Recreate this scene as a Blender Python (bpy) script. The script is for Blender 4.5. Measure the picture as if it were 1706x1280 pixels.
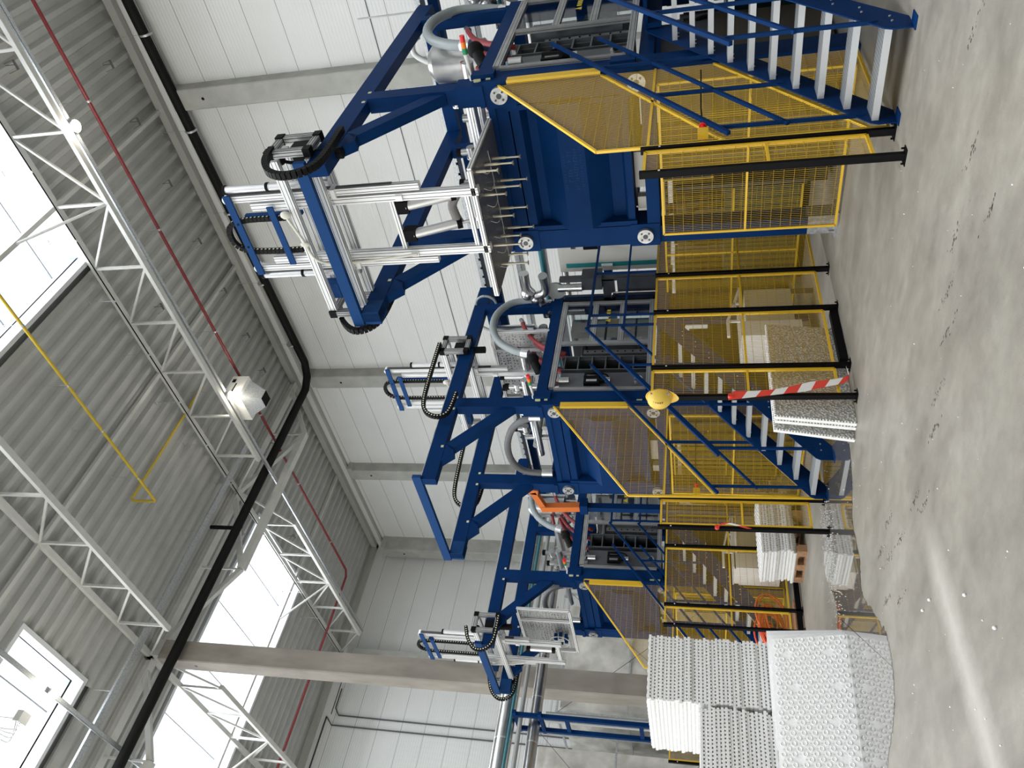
import bpy, math, random
from mathutils import Vector, Matrix
random.seed(7)
S = bpy.context.scene
for o in list(bpy.data.objects): bpy.data.objects.remove(o)
COL = S.collection
# ------------------------------------------------------------------ camera (photo taken with the phone on its side)
F_PX, YAW, PIT, ROL = 1292.3, -0.757703, 0.2320347, -0.0119946
cy, sy, cp, sp, cr, sr = math.cos(YAW), math.sin(YAW), math.cos(PIT), math.sin(PIT), math.cos(ROL), math.sin(ROL)
fwd = Vector((sy*cp, cy*cp, sp)); r0 = Vector((cy, -sy, 0)); u0 = r0.cross(fwd)
rt = cr*r0 + sr*u0; upv = -sr*r0 + cr*u0
cam = bpy.data.objects.new('camera', bpy.data.cameras.new('camera')); COL.objects.link(cam)
cam.data.sensor_fit = 'HORIZONTAL'; cam.data.sensor_width = 36; cam.data.lens = F_PX/1706*36
cam.data.clip_start = .05; cam.data.clip_end = 200
m = Matrix((-upv, rt, -fwd)).transposed().to_4x4(); m.translation = Vector((0, 0, 1.6)); cam.matrix_world = m
S.camera = cam
# ------------------------------------------------------------------ view, sky, daylight
S.view_settings.view_transform = 'Standard'; S.view_settings.look = 'None'
S.view_settings.exposure = -0.03; S.view_settings.gamma = 1; S.view_settings.use_curve_mapping = False
W = bpy.data.worlds.new('sky'); S.world = W; W.use_nodes = True
bg = W.node_tree.nodes['Background']; bg.inputs[0].default_value = (.86, .93, 1, 1); bg.inputs[1].default_value = 2.0
def area(name, loc, sx, sy_, power, rot=(0, 0, 0), col=(1, .985, .96)):
    l = bpy.data.lights.new(name, 'AREA'); l.shape = 'RECTANGLE'; l.size = sx; l.size_y = sy_; l.energy = power; l.color = col
    o = bpy.data.objects.new(name, l); o.location = loc; o.rotation_euler = rot; COL.objects.link(o); return o
# rooflights: (x0, x1, y0, y1)
SKY = [(-10.1, -5.6, -9, 16.1), (-27.1, -22.4, -9, 16.3), (-18.45, -15.6, -9, 7.65), (-1.5, 3.0, -9, 16.1), (7, 11, -9, 16.1)]
for (a, b, c, d) in SKY:
    area('rooflight_daylight', ((a+b)/2, (c+d)/2, 19.15), (b-a)-.5, (d-c)-1.0, (b-a)*(d-c)*17)
# long glazed wall on the left side of the hall lets daylight in low
area('side_glazing_daylight', (-14, -13.6, 5.5), 26, 8, 2600, (math.radians(90), 0, 0), (1, .985, .955))
# ------------------------------------------------------------------ materials
MATS = {}
def mat(name, col, rough=.5, metal=0, noise=0, scale=8, bump=0, spec=.5, emit=None, coat=0, stretch=None):
    if name in MATS: return MATS[name]
    m = bpy.data.materials.new(name); m.use_nodes = True; nt = m.node_tree; b = nt.nodes['Principled BSDF']
    b.inputs['Base Color'].default_value = (*col, 1); b.inputs['Roughness'].default_value = rough
    b.inputs['Metallic'].default_value = metal; b.inputs['Specular IOR Level'].default_value = spec
    b.inputs['Coat Weight'].default_value = coat
    if emit: b.inputs['Emission Color'].default_value = (*emit[:3], 1); b.inputs['Emission Strength'].default_value = emit[3]
    if noise or bump:
        tc = nt.nodes.new('ShaderNodeTexCoord'); n = nt.nodes.new('ShaderNodeTexNoise'); n.inputs['Scale'].default_value = scale
        n.inputs['Detail'].default_value = 6
        if stretch:
            mp = nt.nodes.new('ShaderNodeMapping'); mp.inputs['Scale'].default_value = stretch
            nt.links.new(tc.outputs['Object'], mp.inputs[0]); nt.links.new(mp.outputs[0], n.inputs['Vector'])
        else: nt.links.new(tc.outputs['Object'], n.inputs['Vector'])
        if noise:
            r = nt.nodes.new('ShaderNodeValToRGB'); r.color_ramp.elements[0].position = .3; r.color_ramp.elements[1].position = .7
            r.color_ramp.elements[0].color = (*[c*(1-noise) for c in col], 1); r.color_ramp.elements[1].color = (*[min(1, c*(1+noise)) for c in col], 1)
            nt.links.new(n.outputs[0], r.inputs[0]); nt.links.new(r.outputs[0], b.inputs['Base Color'])
        if bump:
            bp = nt.nodes.new('ShaderNodeBump'); bp.inputs['Strength'].default_value = bump; bp.inputs['Distance'].default_value = .02
            nt.links.new(n.outputs[0], bp.inputs['Height']); nt.links.new(bp.outputs[0], b.inputs['Normal'])
    MATS[name] = m; return m
BLUE = mat('blue_paint', (.003, .027, .105), .5, 0, .10, 3, 0, .05)
BLUEL = mat('light_blue_paint', (.010, .048, .155), .5, spec=.08)
YEL = mat('yellow_paint', (.80, .50, .03), .4)
YELW = mat('yellow_wire', (.50, .32, .03), .55, spec=.2)
BLK = mat('black_paint', (.005, .005, .006), .5, spec=.08)
RUB = mat('black_plastic', (.009, .009, .009), .6, spec=.12)
ALU = mat('aluminium', (.78, .78, .78), .32, .85)
ALUW = mat('anodised_profile', (.82, .82, .81), .4, .35)
ALUD = mat('dull_aluminium', (.42, .42, .41), .45, .6, .15, 4)
GROOVE = mat('profile_groove', (.06, .06, .06), .5)
GALV = mat('galvanised_steel', (.48, .50, .51), .42, .7, .25, 30)
STEEL = mat('stainless_steel', (.62, .62, .61), .28, 1, .1, 5)
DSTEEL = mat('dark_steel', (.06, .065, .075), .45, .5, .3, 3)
PLATE = mat('grey_plate', (.13, .14, .15), .5, .6, .2, 4)
GREY = mat('grey_pipe', (.36, .37, .36), .45, .2)
HOSE = mat('grey_hose', (.30, .33, .33), .45, .1)
HOSEW = mat('white_hose', (.62, .62, .58), .5)
WHITEP = mat('white_truss_paint', (.56, .56, .53), .5, 0, .06, 3)
WHITE = mat('white_enamel', (.75, .75, .72), .4)
REDP = mat('red_pipe_paint', (.20, .018, .022), .4)
REDR = mat('red_hose', (.30, .035, .04), .5)
RED = mat('signal_red', (.75, .02, .02), .35)
ORG = mat('orange_paint', (.62, .15, .02), .5)
GRN = mat('signal_green', (.01, .25, .10), .35)
TEAL = mat('teal_stripe', (.02, .22, .22), .4)
CREAM = mat('cream_panel', (.50, .48, .38), .5, 0, .05, 2)
CAB = mat('cabinet_grey', (.52, .51, .46), .45)
FOAM = mat('white_foam', (.84, .835, .815), .75, 0, .03, 60, .15)
CONC = mat('column_concrete', (.26, .235, .20), .8, 0, .22, 2.2, .1, stretch=(1, 1, .35))
CONCL = mat('wall_column_concrete', (.38, .38, .35), .8, 0, .15, 1.6, .1)
WOOD = mat('pallet_wood', (.36, .20, .10), .8, 0, .3, 12, stretch=(1, 6, 1))
FABRIC = mat('silo_fabric', (.56, .545, .50), .85, 0, .28, 1.6, 1.0)
GASY = mat('gas_yellow', (.55, .40, .03), .45)
LAMP = mat('lamp_glow', (1, .95, .8), .4, emit=(1, .93, .75, 45))
def glass(name, tint, a):
    m = bpy.data.materials.new(name); m.use_nodes = True; nt = m.node_tree; nt.nodes.clear()
    o = nt.nodes.new('ShaderNodeOutputMaterial'); t = nt.nodes.new('ShaderNodeBsdfTransparent'); t.inputs[0].default_value = (*tint, 1)
    g = nt.nodes.new('ShaderNodeBsdfGlossy'); g.inputs['Roughness'].default_value = .05; mx = nt.nodes.new('ShaderNodeMixShader'); mx.inputs[0].default_value = a
    nt.links.new(t.outputs[0], mx.inputs[1]); nt.links.new(g.outputs[0], mx.inputs[2]); nt.links.new(mx.outputs[0], o.inputs[0]); return m
GLASS = glass('door_polycarbonate', (.82, .85, .86), .12)
SKYG = glass('rooflight_glazing', (.95, .97, 1), .03)
def panel_wall(name, axis):
    m = bpy.data.materials.new(name); m.use_nodes = True; nt = m.node_tree; b = nt.nodes['Principled BSDF']; N = nt.nodes.new; L = nt.links.new
    g = N('ShaderNodeNewGeometry'); s = N('ShaderNodeSeparateXYZ'); L(g.outputs['Position'], s.inputs[0])
    def math_(op, a, bb=None, v=None):
        n = N('ShaderNodeMath'); n.operation = op; L(a, n.inputs[0])
        if bb is not None: L(bb, n.inputs[1])
        elif v is not None: n.inputs[1].default_value = v
        return n.outputs[0]
    z = math_('ADD', s.outputs['Z'], v=.27)
    z = math_('DIVIDE', z, v=1.07); f = math_('FRACT', z)
    d = math_('ABSOLUTE', math_('SUBTRACT', f, v=.5)); seam = math_('LESS_THAN', d, v=.0085)
    rib = math_('SINE', math_('MULTIPLY', s.outputs['Z'], v=2*math.pi/.107))
    no = N('ShaderNodeTexNoise'); no.inputs['Scale'].default_value = .5; L(g.outputs['Position'], no.inputs['Vector'])
    r = N('ShaderNodeValToRGB'); r.color_ramp.elements[0].color = (.66, .665, .645, 1); r.color_ramp.elements[1].color = (.75, .755, .735, 1); L(no.outputs[0], r.inputs[0])
    mx = N('ShaderNodeMixRGB'); L(seam, mx.inputs[0]); L(r.outputs[0], mx.inputs[1]); mx.inputs[2].default_value = (.22, .22, .22, 1)
    L(mx.outputs[0], b.inputs['Base Color']); b.inputs['Roughness'].default_value = .42
    bp = N('ShaderNodeBump'); bp.inputs['Strength'].default_value = .35; bp.inputs['Distance'].default_value = .006; L(rib, bp.inputs['Height']); L(bp.outputs[0], b.inputs['Normal'])
    return m
WALLM = panel_wall('sandwich_panel', 'x')
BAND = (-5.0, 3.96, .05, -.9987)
def floor_mat():
    m = bpy.data.materials.new('polished_concrete'); m.use_nodes = True; nt = m.node_tree; b = nt.nodes['Principled BSDF']; N = nt.nodes.new; L = nt.links.new
    g = N('ShaderNodeNewGeometry')
    def noise(sc, det, rough=.6, st=None):
        n = N('ShaderNodeTexNoise'); n.inputs['Scale'].default_value = sc; n.inputs['Detail'].default_value = det; n.inputs['Roughness'].default_value = rough
        if st:
            mp = N('ShaderNodeMapping'); mp.inputs['Scale'].default_value = st; mp.inputs['Rotation'].default_value = (0, 0, .5); L(g.outputs['Position'], mp.inputs[0]); L(mp.outputs[0], n.inputs['Vector'])
        else: L(g.outputs['Position'], n.inputs['Vector'])
        return n
    n1 = noise(.9, 8, .62, (1, 2.2, 1)); n2 = noise(6, 8, .7); n3 = noise(90, 4)
    r = N('ShaderNodeValToRGB'); e = r.color_ramp.elements; e[0].position = .32; e[0].color = (.205, .187, .155, 1); e[1].position = .72; e[1].color = (.345, .32, .272, 1)
    L(n1.outputs[0], r.inputs[0])
    mx = N('ShaderNodeMixRGB'); mx.blend_type = 'OVERLAY'; mx.inputs[0].default_value = .32; L(r.outputs[0], mx.inputs[1]); L(n2.outputs[0], mx.inputs[2])
    m2 = N('ShaderNodeMixRGB'); m2.blend_type = 'OVERLAY'; m2.inputs[0].default_value = .15; L(mx.outputs[0], m2.inputs[1]); L(n3.outputs[0], m2.inputs[2])
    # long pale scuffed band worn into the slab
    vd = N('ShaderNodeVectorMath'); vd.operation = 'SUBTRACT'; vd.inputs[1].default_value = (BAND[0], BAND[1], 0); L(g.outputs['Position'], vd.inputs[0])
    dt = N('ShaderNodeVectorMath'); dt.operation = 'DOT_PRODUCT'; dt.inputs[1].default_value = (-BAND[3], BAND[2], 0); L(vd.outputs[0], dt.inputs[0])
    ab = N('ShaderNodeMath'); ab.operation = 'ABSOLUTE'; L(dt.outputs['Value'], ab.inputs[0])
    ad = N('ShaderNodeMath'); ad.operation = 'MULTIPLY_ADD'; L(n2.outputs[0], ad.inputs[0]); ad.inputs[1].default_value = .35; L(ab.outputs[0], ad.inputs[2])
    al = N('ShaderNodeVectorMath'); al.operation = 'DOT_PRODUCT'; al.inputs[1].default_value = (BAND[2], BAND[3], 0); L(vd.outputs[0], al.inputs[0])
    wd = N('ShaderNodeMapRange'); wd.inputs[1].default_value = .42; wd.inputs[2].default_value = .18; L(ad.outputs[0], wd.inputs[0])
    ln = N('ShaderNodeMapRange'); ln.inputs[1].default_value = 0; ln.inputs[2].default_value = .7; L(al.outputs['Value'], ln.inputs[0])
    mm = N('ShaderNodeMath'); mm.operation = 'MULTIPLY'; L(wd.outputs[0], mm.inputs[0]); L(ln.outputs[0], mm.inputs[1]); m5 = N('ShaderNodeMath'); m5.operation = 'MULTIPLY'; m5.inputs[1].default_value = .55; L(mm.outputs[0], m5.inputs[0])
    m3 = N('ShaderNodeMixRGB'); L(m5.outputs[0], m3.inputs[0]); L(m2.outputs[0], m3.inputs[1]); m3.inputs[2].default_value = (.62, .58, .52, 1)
    L(m3.outputs[0], b.inputs['Base Color'])
    rr = N('ShaderNodeMapRange'); rr.inputs[3].default_value = .34; rr.inputs[4].default_value = .6; L(n2.outputs[0], rr.inputs[0]); L(rr.outputs[0], b.inputs['Roughness'])
    bp = N('ShaderNodeBump'); bp.inputs['Strength'].default_value = .06; bp.inputs['Distance'].default_value = .01; L(n2.outputs[0], bp.inputs['Height']); L(bp.outputs[0], b.inputs['Normal'])
    return m
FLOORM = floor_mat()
WET = mat('puddle_water', (.15, .14, .125), .02, 0, .1, 3, 0, 1.0, coat=1)
DECKM = mat('roof_deck_paint', (.44, .445, .425), .5, 0, .06, 1.5)
# ------------------------------------------------------------------ mesh helpers
def V(*a): return Vector(a if len(a) > 1 else a[0])
class MB:
    def __init__(s): s.v = []; s.f = []; s.mi = []; s.sm = []
    def add(s, vs, fs, mi=0, sm=False):
        n = len(s.v); s.v += [tuple(x) for x in vs]; s.f += [tuple(i+n for i in f) for f in fs]; s.mi += [mi]*len(fs); s.sm += [sm]*len(fs); return s
    def box(s, a, b, mi=0):
        x0, y0, z0 = [min(a[i], b[i]) for i in range(3)]; x1, y1, z1 = [max(a[i], b[i]) for i in range(3)]
        return s.add([(x0, y0, z0), (x1, y0, z0), (x1, y1, z0), (x0, y1, z0), (x0, y0, z1), (x1, y0, z1), (x1, y1, z1), (x0, y1, z1)],
                     [(0, 3, 2, 1), (4, 5, 6, 7), (0, 1, 5, 4), (1, 2, 6, 5), (2, 3, 7, 6), (3, 0, 4, 7)], mi)
    def fr(s, p, q, side=None):
        d = (Vector(q)-Vector(p)).normalized()
        if side is None: side = Vector((0, 0, 1)) if abs(d.z) < .95 else Vector((0, 1, 0))
        a = d.cross(Vector(side)).normalized(); return d, a, a.cross(d)
    def beam(s, p, q, w, h, mi=0, side=None):    # w: horizontal width, h: height
        p = Vector(p); q = Vector(q); d, a, b = s.fr(p, q, side)
        vs = [c+a*x*w/2+b*y*h/2 for c in (p, q) for x, y in ((-1, -1), (1, -1), (1, 1), (-1, 1))]
        return s.add(vs, [(0, 1, 2, 3), (7, 6, 5, 4), (0, 4, 5, 1), (1, 5, 6, 2), (2, 6, 7, 3), (3, 7, 4, 0)], mi)
    def ibeam(s, p, q, w, h, t=.012, mi=0):
        p = Vector(p); q = Vector(q); d, a, b = s.fr(p, q)
        s.beam(p+b*(h/2-t/2), q+b*(h/2-t/2), w, t, mi); s.beam(p-b*(h/2-t/2), q-b*(h/2-t/2), w, t, mi); return s.beam(p, q, t, h-2*t, mi)
    def prof(s, p, q, w, h, side=None):           # slotted profile: light faces (0) with dark grooves (1)
        p = Vector(p); q = Vector(q); s.beam(p, q, w, h, 0, side); d, a, b = s.fr(p, q, side); e = .0015
        nh = max(1, round(h/.045)); nw = max(1, round(w/.045))
        for k in range(nh):
            o = b*((k+.5)/nh-.5)*h
            for sgn in (-1, 1): s.beam(p+o+a*sgn*(w/2), q+o+a*sgn*(w/2), e*2, .006, 1, side)
        for k in range(nw):
            o = a*((k+.5)/nw-.5)*w
            for sgn in (-1, 1): s.beam(p+o+b*sgn*(h/2), q+o+b*sgn*(h/2), .006, e*2, 1, side)
        return s
    def cyl(s, p, q, r, n=16, r2=None, mi=0, caps=True, sm=True):
        p = Vector(p); q = Vector(q); d, a, b = s.fr(p, q); r2 = r if r2 is None else r2
        vs = [p+(a*math.cos(t)+b*math.sin(t))*r for t in [2*math.pi*i/n for i in range(n)]]+[q+(a*math.cos(t)+b*math.sin(t))*r2 for t in [2*math.pi*i/n for i in range(n)]]
        s.add(vs, [(i, (i+1) % n, n+(i+1) % n, n+i) for i in range(n)], mi, sm)
        if caps: s.add(vs, [tuple(range(n-1, -1, -1)), tuple(range(n, 2*n))], mi)
        return s
    def tube(s, pts, r, n=10, mi=0, ribs=0):
        P = [Vector(p) for p in pts]; rings = []; up = None
        for i, p in enumerate(P):
            t = (P[min(i+1, len(P)-1)]-P[max(i-1, 0)]).normalized()
            if up is None: up = Vector((0, 0, 1)) if abs(t.z) < .9 else Vector((1, 0, 0))
            a = t.cross(up).normalized(); b = a.cross(t); up = b
            rr = r*(1+(ribs if i % 2 else 0)) if ribs else r
            rings.append([p+(a*math.cos(2*math.pi*k/n)+b*math.sin(2*math.pi*k/n))*rr for k in range(n)])
        vs = [v for R in rings for v in R]
        fs = [(i*n+k, i*n+(k+1) % n, (i+1)*n+(k+1) % n, (i+1)*n+k) for i in range(len(P)-1) for k in range(n)]
        s.add(vs, fs, mi, True); return s.add(vs, [tuple(range(n-1, -1, -1)), tuple((len(P)-1)*n+k for k in range(n))], mi)
    def ball(s, c, r, n=12, m_=8, mi=0, sc=(1, 1, 1)):
        vs = []; fs = []
        for i in range(m_+1):
            ph = math.pi*i/m_
            for k in range(n): vs.append((c[0]+r*sc[0]*math.sin(ph)*math.cos(2*math.pi*k/n), c[1]+r*sc[1]*math.sin(ph)*math.sin(2*math.pi*k/n), c[2]+r*sc[2]*math.cos(ph)))
        for i in range(m_):
            for k in range(n): fs.append((i*n+k, (i+1)*n+k, (i+1)*n+(k+1) % n, i*n+(k+1) % n))
        return s.add(vs, fs, mi, True)
    def extr(s, prof, axis, a, b, mi=0):           # closed 2D profile extruded along an axis from a to b
        def P(u, w, t): return {'x': (t, u, w), 'y': (u, t, w), 'z': (u, w, t)}[axis]
        n = len(prof); vs = [P(u, w, a) for u, w in prof]+[P(u, w, b) for u, w in prof]
        s.add(vs, [(i, (i+1) % n, n+(i+1) % n, n+i) for i in range(n)], mi); return s.add(vs, [tuple(range(n-1, -1, -1)), tuple(range(n, 2*n))], mi)
    def build(s, name, mats, parent=None):
        me = bpy.data.meshes.new(name); off = Vector((0, 0, 0)); p = parent
        while p is not None: off += p.location; p = p.parent
        me.from_pydata([tuple(Vector(v)-off) for v in s.v], [], s.f)
        if not isinstance(mats, (list, tuple)): mats = [mats]
        for m_ in mats: me.materials.append(m_)
        me.polygons.foreach_set('material_index', s.mi); me.polygons.foreach_set('use_smooth', s.sm); me.update()
        o = bpy.data.objects.new(name, me); COL.objects.link(o); o.parent = parent; return o
AW = None
def tag(o, label, cat, group=None, kind=None):
    if label: o['label'] = label
    if cat: o['category'] = cat
    if group: o['group'] = group
    if kind: o['kind'] = kind
    return o
def thing(name, label, cat, loc=(0, 0, 0), group=None):
    o = bpy.data.objects.new(name, None); o.empty_display_size = .2; COL.objects.link(o); o.location = loc; return tag(o, label, cat, group)
def struct(o): o['kind'] = 'structure'; return o
KIDS = {}
def dup(o, parent=None):
    c = o.copy(); COL.objects.link(c)
    if parent: c.parent = parent
    for ch in [x for x in list(o.children)]: dup(ch, c)
    return c
def copy_thing(o, dloc, label, zs=1, group=None):
    c = dup(o); c.location = Vector(o.location)+Vector(dloc); c.scale = (1, 1, zs); tag(c, label, None, group); return c
def smooth_path(pts, n=6):
    P = [Vector(p) for p in pts]; out = []
    for i in range(len(P)-1):
        a = P[max(i-1, 0)]; b = P[i]; c = P[i+1]; d = P[min(i+2, len(P)-1)]
        for k in range(n):
            t = k/n; out.append(.5*((2*b)+(c-a)*t+(2*a-5*b+4*c-d)*t*t+(3*b-a-3*c+d)*t**3))
    return out+[P[-1]]
def resample(P, step):
    out = [P[0]]; acc = 0
    for a, b in zip(P, P[1:]):
        L = (b-a).length; t = step-acc
        while t <= L: out.append(a+(b-a)*(t/L)); t += step
        acc = (acc+L) % step
    return out
# ------------------------------------------------------------------ the hall
XW, YW, ZC = -32.5, 22.0, 18.3
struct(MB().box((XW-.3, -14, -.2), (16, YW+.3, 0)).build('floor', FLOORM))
struct(MB().box((XW-.3, YW, 0), (16, YW+.2, 19)).build('wall_right', WALLM))
struct(MB().box((XW-.2, -14, 0), (XW, YW, 19)).build('wall_back', WALLM))
struct(MB().box((XW-.2, -14.2, 0), (16, -14, 19)).build('wall_left', WALLM))
struct(MB().box((16, -14.2, 0), (16.2, YW+.2, 19)).build('wall_front', WALLM))
def deck():
    mb = MB(); P = .47; x = XW
    h = .14
    def strips(x0, x1, ys):
        for (ya, yb) in ys:
            prof = [(x0, ZC), (x0+.13, ZC), (x0+.20, ZC+h), (x0+.40, ZC+h), (x1, ZC)]
            vs = [(a, y, z) for y in (ya, yb) for a, z in prof]
            mb.add(vs, [(i, i+1, i+6, i+5) for i in range(4)])
    while x < 16:
        x1 = x+P; ys = [(-14, YW)]
        for (a, b, c, d) in SKY:
            if x1 > a+.02 and x < b-.02:
                ys = [(-14, c), (d, YW)]
        strips(x, x1, ys); x = x1
    mb.box((XW, -14, ZC+.34), (16, -9, ZC+.4)); mb.box((XW, 16.35, ZC+.34), (16, YW, ZC+.4))
    xs = sorted([XW, 16]+[v for s_ in SKY for v in s_[:2]])
    for i in range(0, len(xs), 2): mb.box((xs[i], -9, ZC+.34), (xs[i+1], 16.35, ZC+.4))
    mb.box((-18.45, 7.65, ZC+.34), (-15.6, 16.35, ZC+.4))
    return mb
struct(deck().build('ceiling', DECKM))
for i, (a, b, c, d) in enumerate(SKY):
    f = MB(); t = .12; z0, z1 = ZC-.05, ZC+.62
    f.box((a-t, c-t, z0), (a, d+t, z1)); f.box((b, c-t, z0), (b+t, d+t, z1)); f.box((a, d, z0), (b, d+t, z1)); f.box((a, c-t, z0), (b, c, z1))
    fo = struct(f.build('window_%d' % (i+1), mat('curb_white', (.6, .62, .63), .5)))
    g = MB(); k = c+1.05
    while k < d: g.box((a, k-.02, z1-.06), (b, k+.02, z1)); k += 2.1
    g.build('glazing_bar', mat('glazing_bar_grey', (.4, .42, .45), .5), fo)
    MB().box((a, c, z1), (b, d, z1+.01)).build('glazing', SKYG, fo)
for i, (p, q, w, h) in enumerate([((-32.5, 21.85, 18.12), (16, 21.85, 18.12), .22, .26), ((-32.35, 22, 18.12), (-32.35, -14, 18.12), .22, .26),
                                  ((XW, 21.93, 17.62), (16, 21.93, 17.62), .14, .10)]):
    struct(MB().beam(p, q, w, h).build('trim_%d' % (i+1), mat('eave_beam_paint', (.40, .40, .37), .6)))
struct(MB().box((XW, YW-.012, 10.415), (16, YW, 10.445)).build('trim_4', mat('dark_joint', (.10, .10, .10))))
# concrete columns
def column(x, y, wx, wy, top, label, m_, hole=None):
    o = thing('concrete_column', label, 'column', (x, y, 0), 'precast concrete columns')
    b = MB(); c = .03; pr = [(x-wx/2+c, y-wy/2), (x+wx/2-c, y-wy/2), (x+wx/2, y-wy/2+c), (x+wx/2, y+wy/2), (x-wx/2, y+wy/2), (x-wx/2, y-wy/2+c)]
    b.extr(pr, 'z', 0, top); b.build('shaft', m_, o)
    MB().box((x-wx/2-.02, y-wy/2+.1, top), (x+wx/2+.02, y+wy/2, top+.25)).build('bearing_plate', mat('eave_beam_paint', (.4, .4, .37)), o)
    if hole: MB().cyl((x, y-wy/2-.004, hole), (x, y-wy/2+.01, hole), .05, 12).build('dowel_hole', BLK, o)
    return o
column(-8.05, 21.75, .66, .5, 17.25, 'grey concrete column on the panel wall behind the nearest press', CONCL, 16.3)
column(-20.15, 21.75, .66, .5, 17.0, 'grey concrete wall column where the thick black pipe turns its corner', CONCL, 15.8)
column(-26.1, 21.75, .66, .5, 17.2, 'grey concrete wall column between the black pipe corner and the hall corner', CONCL, 16.3)
column(-31.95, 21.6, .7, .8, 17.2, 'grey concrete column in the far corner of the hall', CONCL, 16.2)
column(-32.2, 15.6, .5, .7, 17.3, 'flat grey concrete column against the far end wall', CONCL)
column(-20.3, 9.5, .62, .62, 17.6, 'tall free standing brown-grey concrete column carrying the roof trusses', CONC, 16.4)
# ------------------------------------------------------------------ roof trusses
def truss(y, x0, n, zlo, zhi, label, first_low, brace=True):
    """secondary truss along x, nodes every 2 m, diagonals fall towards midspan"""
    o = thing('roof_truss', label, 'roof truss', (x0, y, zlo), 'white lattice roof trusses')
    xs = [x0-2*i for i in range(n+1)]; mid = n//2
    MB().beam((x0+.1, y, zhi), (xs[-1]-.1, y, zhi), .16, .14).build('top_chord', WHITEP, o)
    MB().beam((xs[1]+.15, y, zlo), (xs[-2]-.2, y, zlo), .15, .12).build('bottom_chord', WHITEP, o)
    for i in range(1, n): MB().beam((xs[i], y, zlo), (xs[i], y, zhi), .07, .07).build('post', WHITEP, o)
    for i in range(n):
        a, b = (i, i+1)
        p, q = ((xs[a], y, zhi), (xs[b], y, zlo)) if i < mid else ((xs[a], y, zlo), (xs[b], y, zhi))
        MB().beam(p, q, .06, .06).build('diagonal', WHITEP, o)
    if brace: MB().cyl((xs[mid], y, zlo), (xs[mid], y-1.75, zhi+.02), .04, 8).build('knee_brace', WHITEP, o)
    return o
truss(15.95, 3.6, 12, 16.5, 18.15, 'white lattice truss nearest the machine wall, spanning over the near presses', True)
truss(15.95, -20.4, 6, 16.55, 18.1, 'white lattice truss in the far bay, left of the red pipe bend', True)
truss(9.45, 3.6, 12, 16.6, 18.2, 'white lattice truss ending at the free standing column, near bay', True)
truss(9.45, -20.4, 6, 16.6, 18.2, 'white lattice truss beyond the free standing column, far bay', True)
def primary(y0, y1, label):
    x = -20.4; zl, zh = 16.5, 18.15; L = y0-y1; o = thing('primary_truss', label, 'roof truss', (x, y0, zl), 'deep frame trusses across the hall')
    MB().ibeam((x, y0, zh-.02), (x, y1, zh-.02), .32, .3, .02).build('top_chord', WHITEP, o)
    q1, q3, md = y0-L*.235, y0-L*.74, y0-L*.485
    MB().beam((x, q1, zl), (x, q3, zl), .26, .22).build('bottom_chord', WHITEP, o)
    for a, b in (((x, y0-.2, zh), (x, q1, zl)), ((x, q1, zl), (x, md, zh)), ((x, md, zh), (x, q3, zl)), ((x, q3, zl), (x, y1+.2, zh))):
        MB().beam(a, b, .16, .16).build('diagonal', WHITEP, o)
    for q in (q1, q3): MB().beam((x, q, zl), (x, q, zh), .06, .06).build('post', WHITEP, o)
primary(21.7, 9.5, 'heavy white frame truss between the wall and the free column, beside the black pipe')
primary(9.3, -3.0, 'heavy white frame truss left of the free column')
for x in (-8.4, -14.4, -26.4):
    tag(MB().beam((x, 21.8, 18.2), (x, -10, 18.2), .12, .12).build('roof_purlin', WHITEP), {-8.4: 'thin roof purlin above the nearest press column', -14.4: 'thin roof purlin above the yellow gas pipe loop', -26.4: 'thin roof purlin in the far roof bay'}[x], 'purlin')
# ------------------------------------------------------------------ roof services
def pipe(name, pts, r, m_, label, cat, hang=None, ztop=ZC, group=None, clamp=None, bend=0):
    o = thing(name, label, cat, pts[0], group)
    MB().tube(pts, r, 12).build('pipe', m_, o)
    if clamp:
        for p in clamp: MB().cyl((p[0]-.001, p[1], p[2]), (p[0]+.001, p[1], p[2]+.0001), r).build('clamp', m_, o) if 0 else None
    if hang:
        for p in hang:
            h = MB().cyl(p, (p[0], p[1], ztop), .008, 6)
            h.box((p[0]-.07, p[1]-.012, ztop-.05), (p[0]+.07, p[1]+.012, ztop-.02)); h.cyl((p[0]-.03, p[1], p[2]), (p[0]+.03, p[1], p[2]), r*1.25, 12); h.build('hanger', GALV, o)
    return o
pipe('drain_pipe', [(12, 21.45, 17.35), (-5.2, 21.5, 17.28), (-19.0, 21.5, 17.0), (-19.5, 21.2, 16.97), (-19.75, 20.7, 16.95), (-19.75, 9.8, 16.9), (-19.75, -12, 16.85)], .155, RUB,
     'thick black drain pipe running under the eave and across the hall', 'pipe', [(x, 21.5, 17.2) for x in (0, -3, -6, -9, -12, -15, -18)])
p = pipe('drain_pipe_branch', [(-19.87, 14.1, 16.96), (-20.02, 14.1, 17.0), (-20.07, 14.1, 17.08), (-20.08, 14.1, 17.2), (-20.08, 14.1, 18.2)], .07, RUB, 'short black branch pipe rising from the drain pipe to the roof', 'pipe')
pipe('sprinkler_pipe', [(8, 18.08, 17.3), (-28.7, 18.08, 17.3), (-28.95, 17.85, 17.3), (-28.95, -12, 17.3)], .05, REDP, 'long dark red sprinkler pipe under the roof deck', 'pipe',
     [(x, 18.08, 17.3) for x in (-2.5, -6.5, -10.5, -14.5, -18.5, -22.5, -26.5)]+[(-28.95, y, 17.3) for y in (14, 10, 6, 2)])
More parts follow.
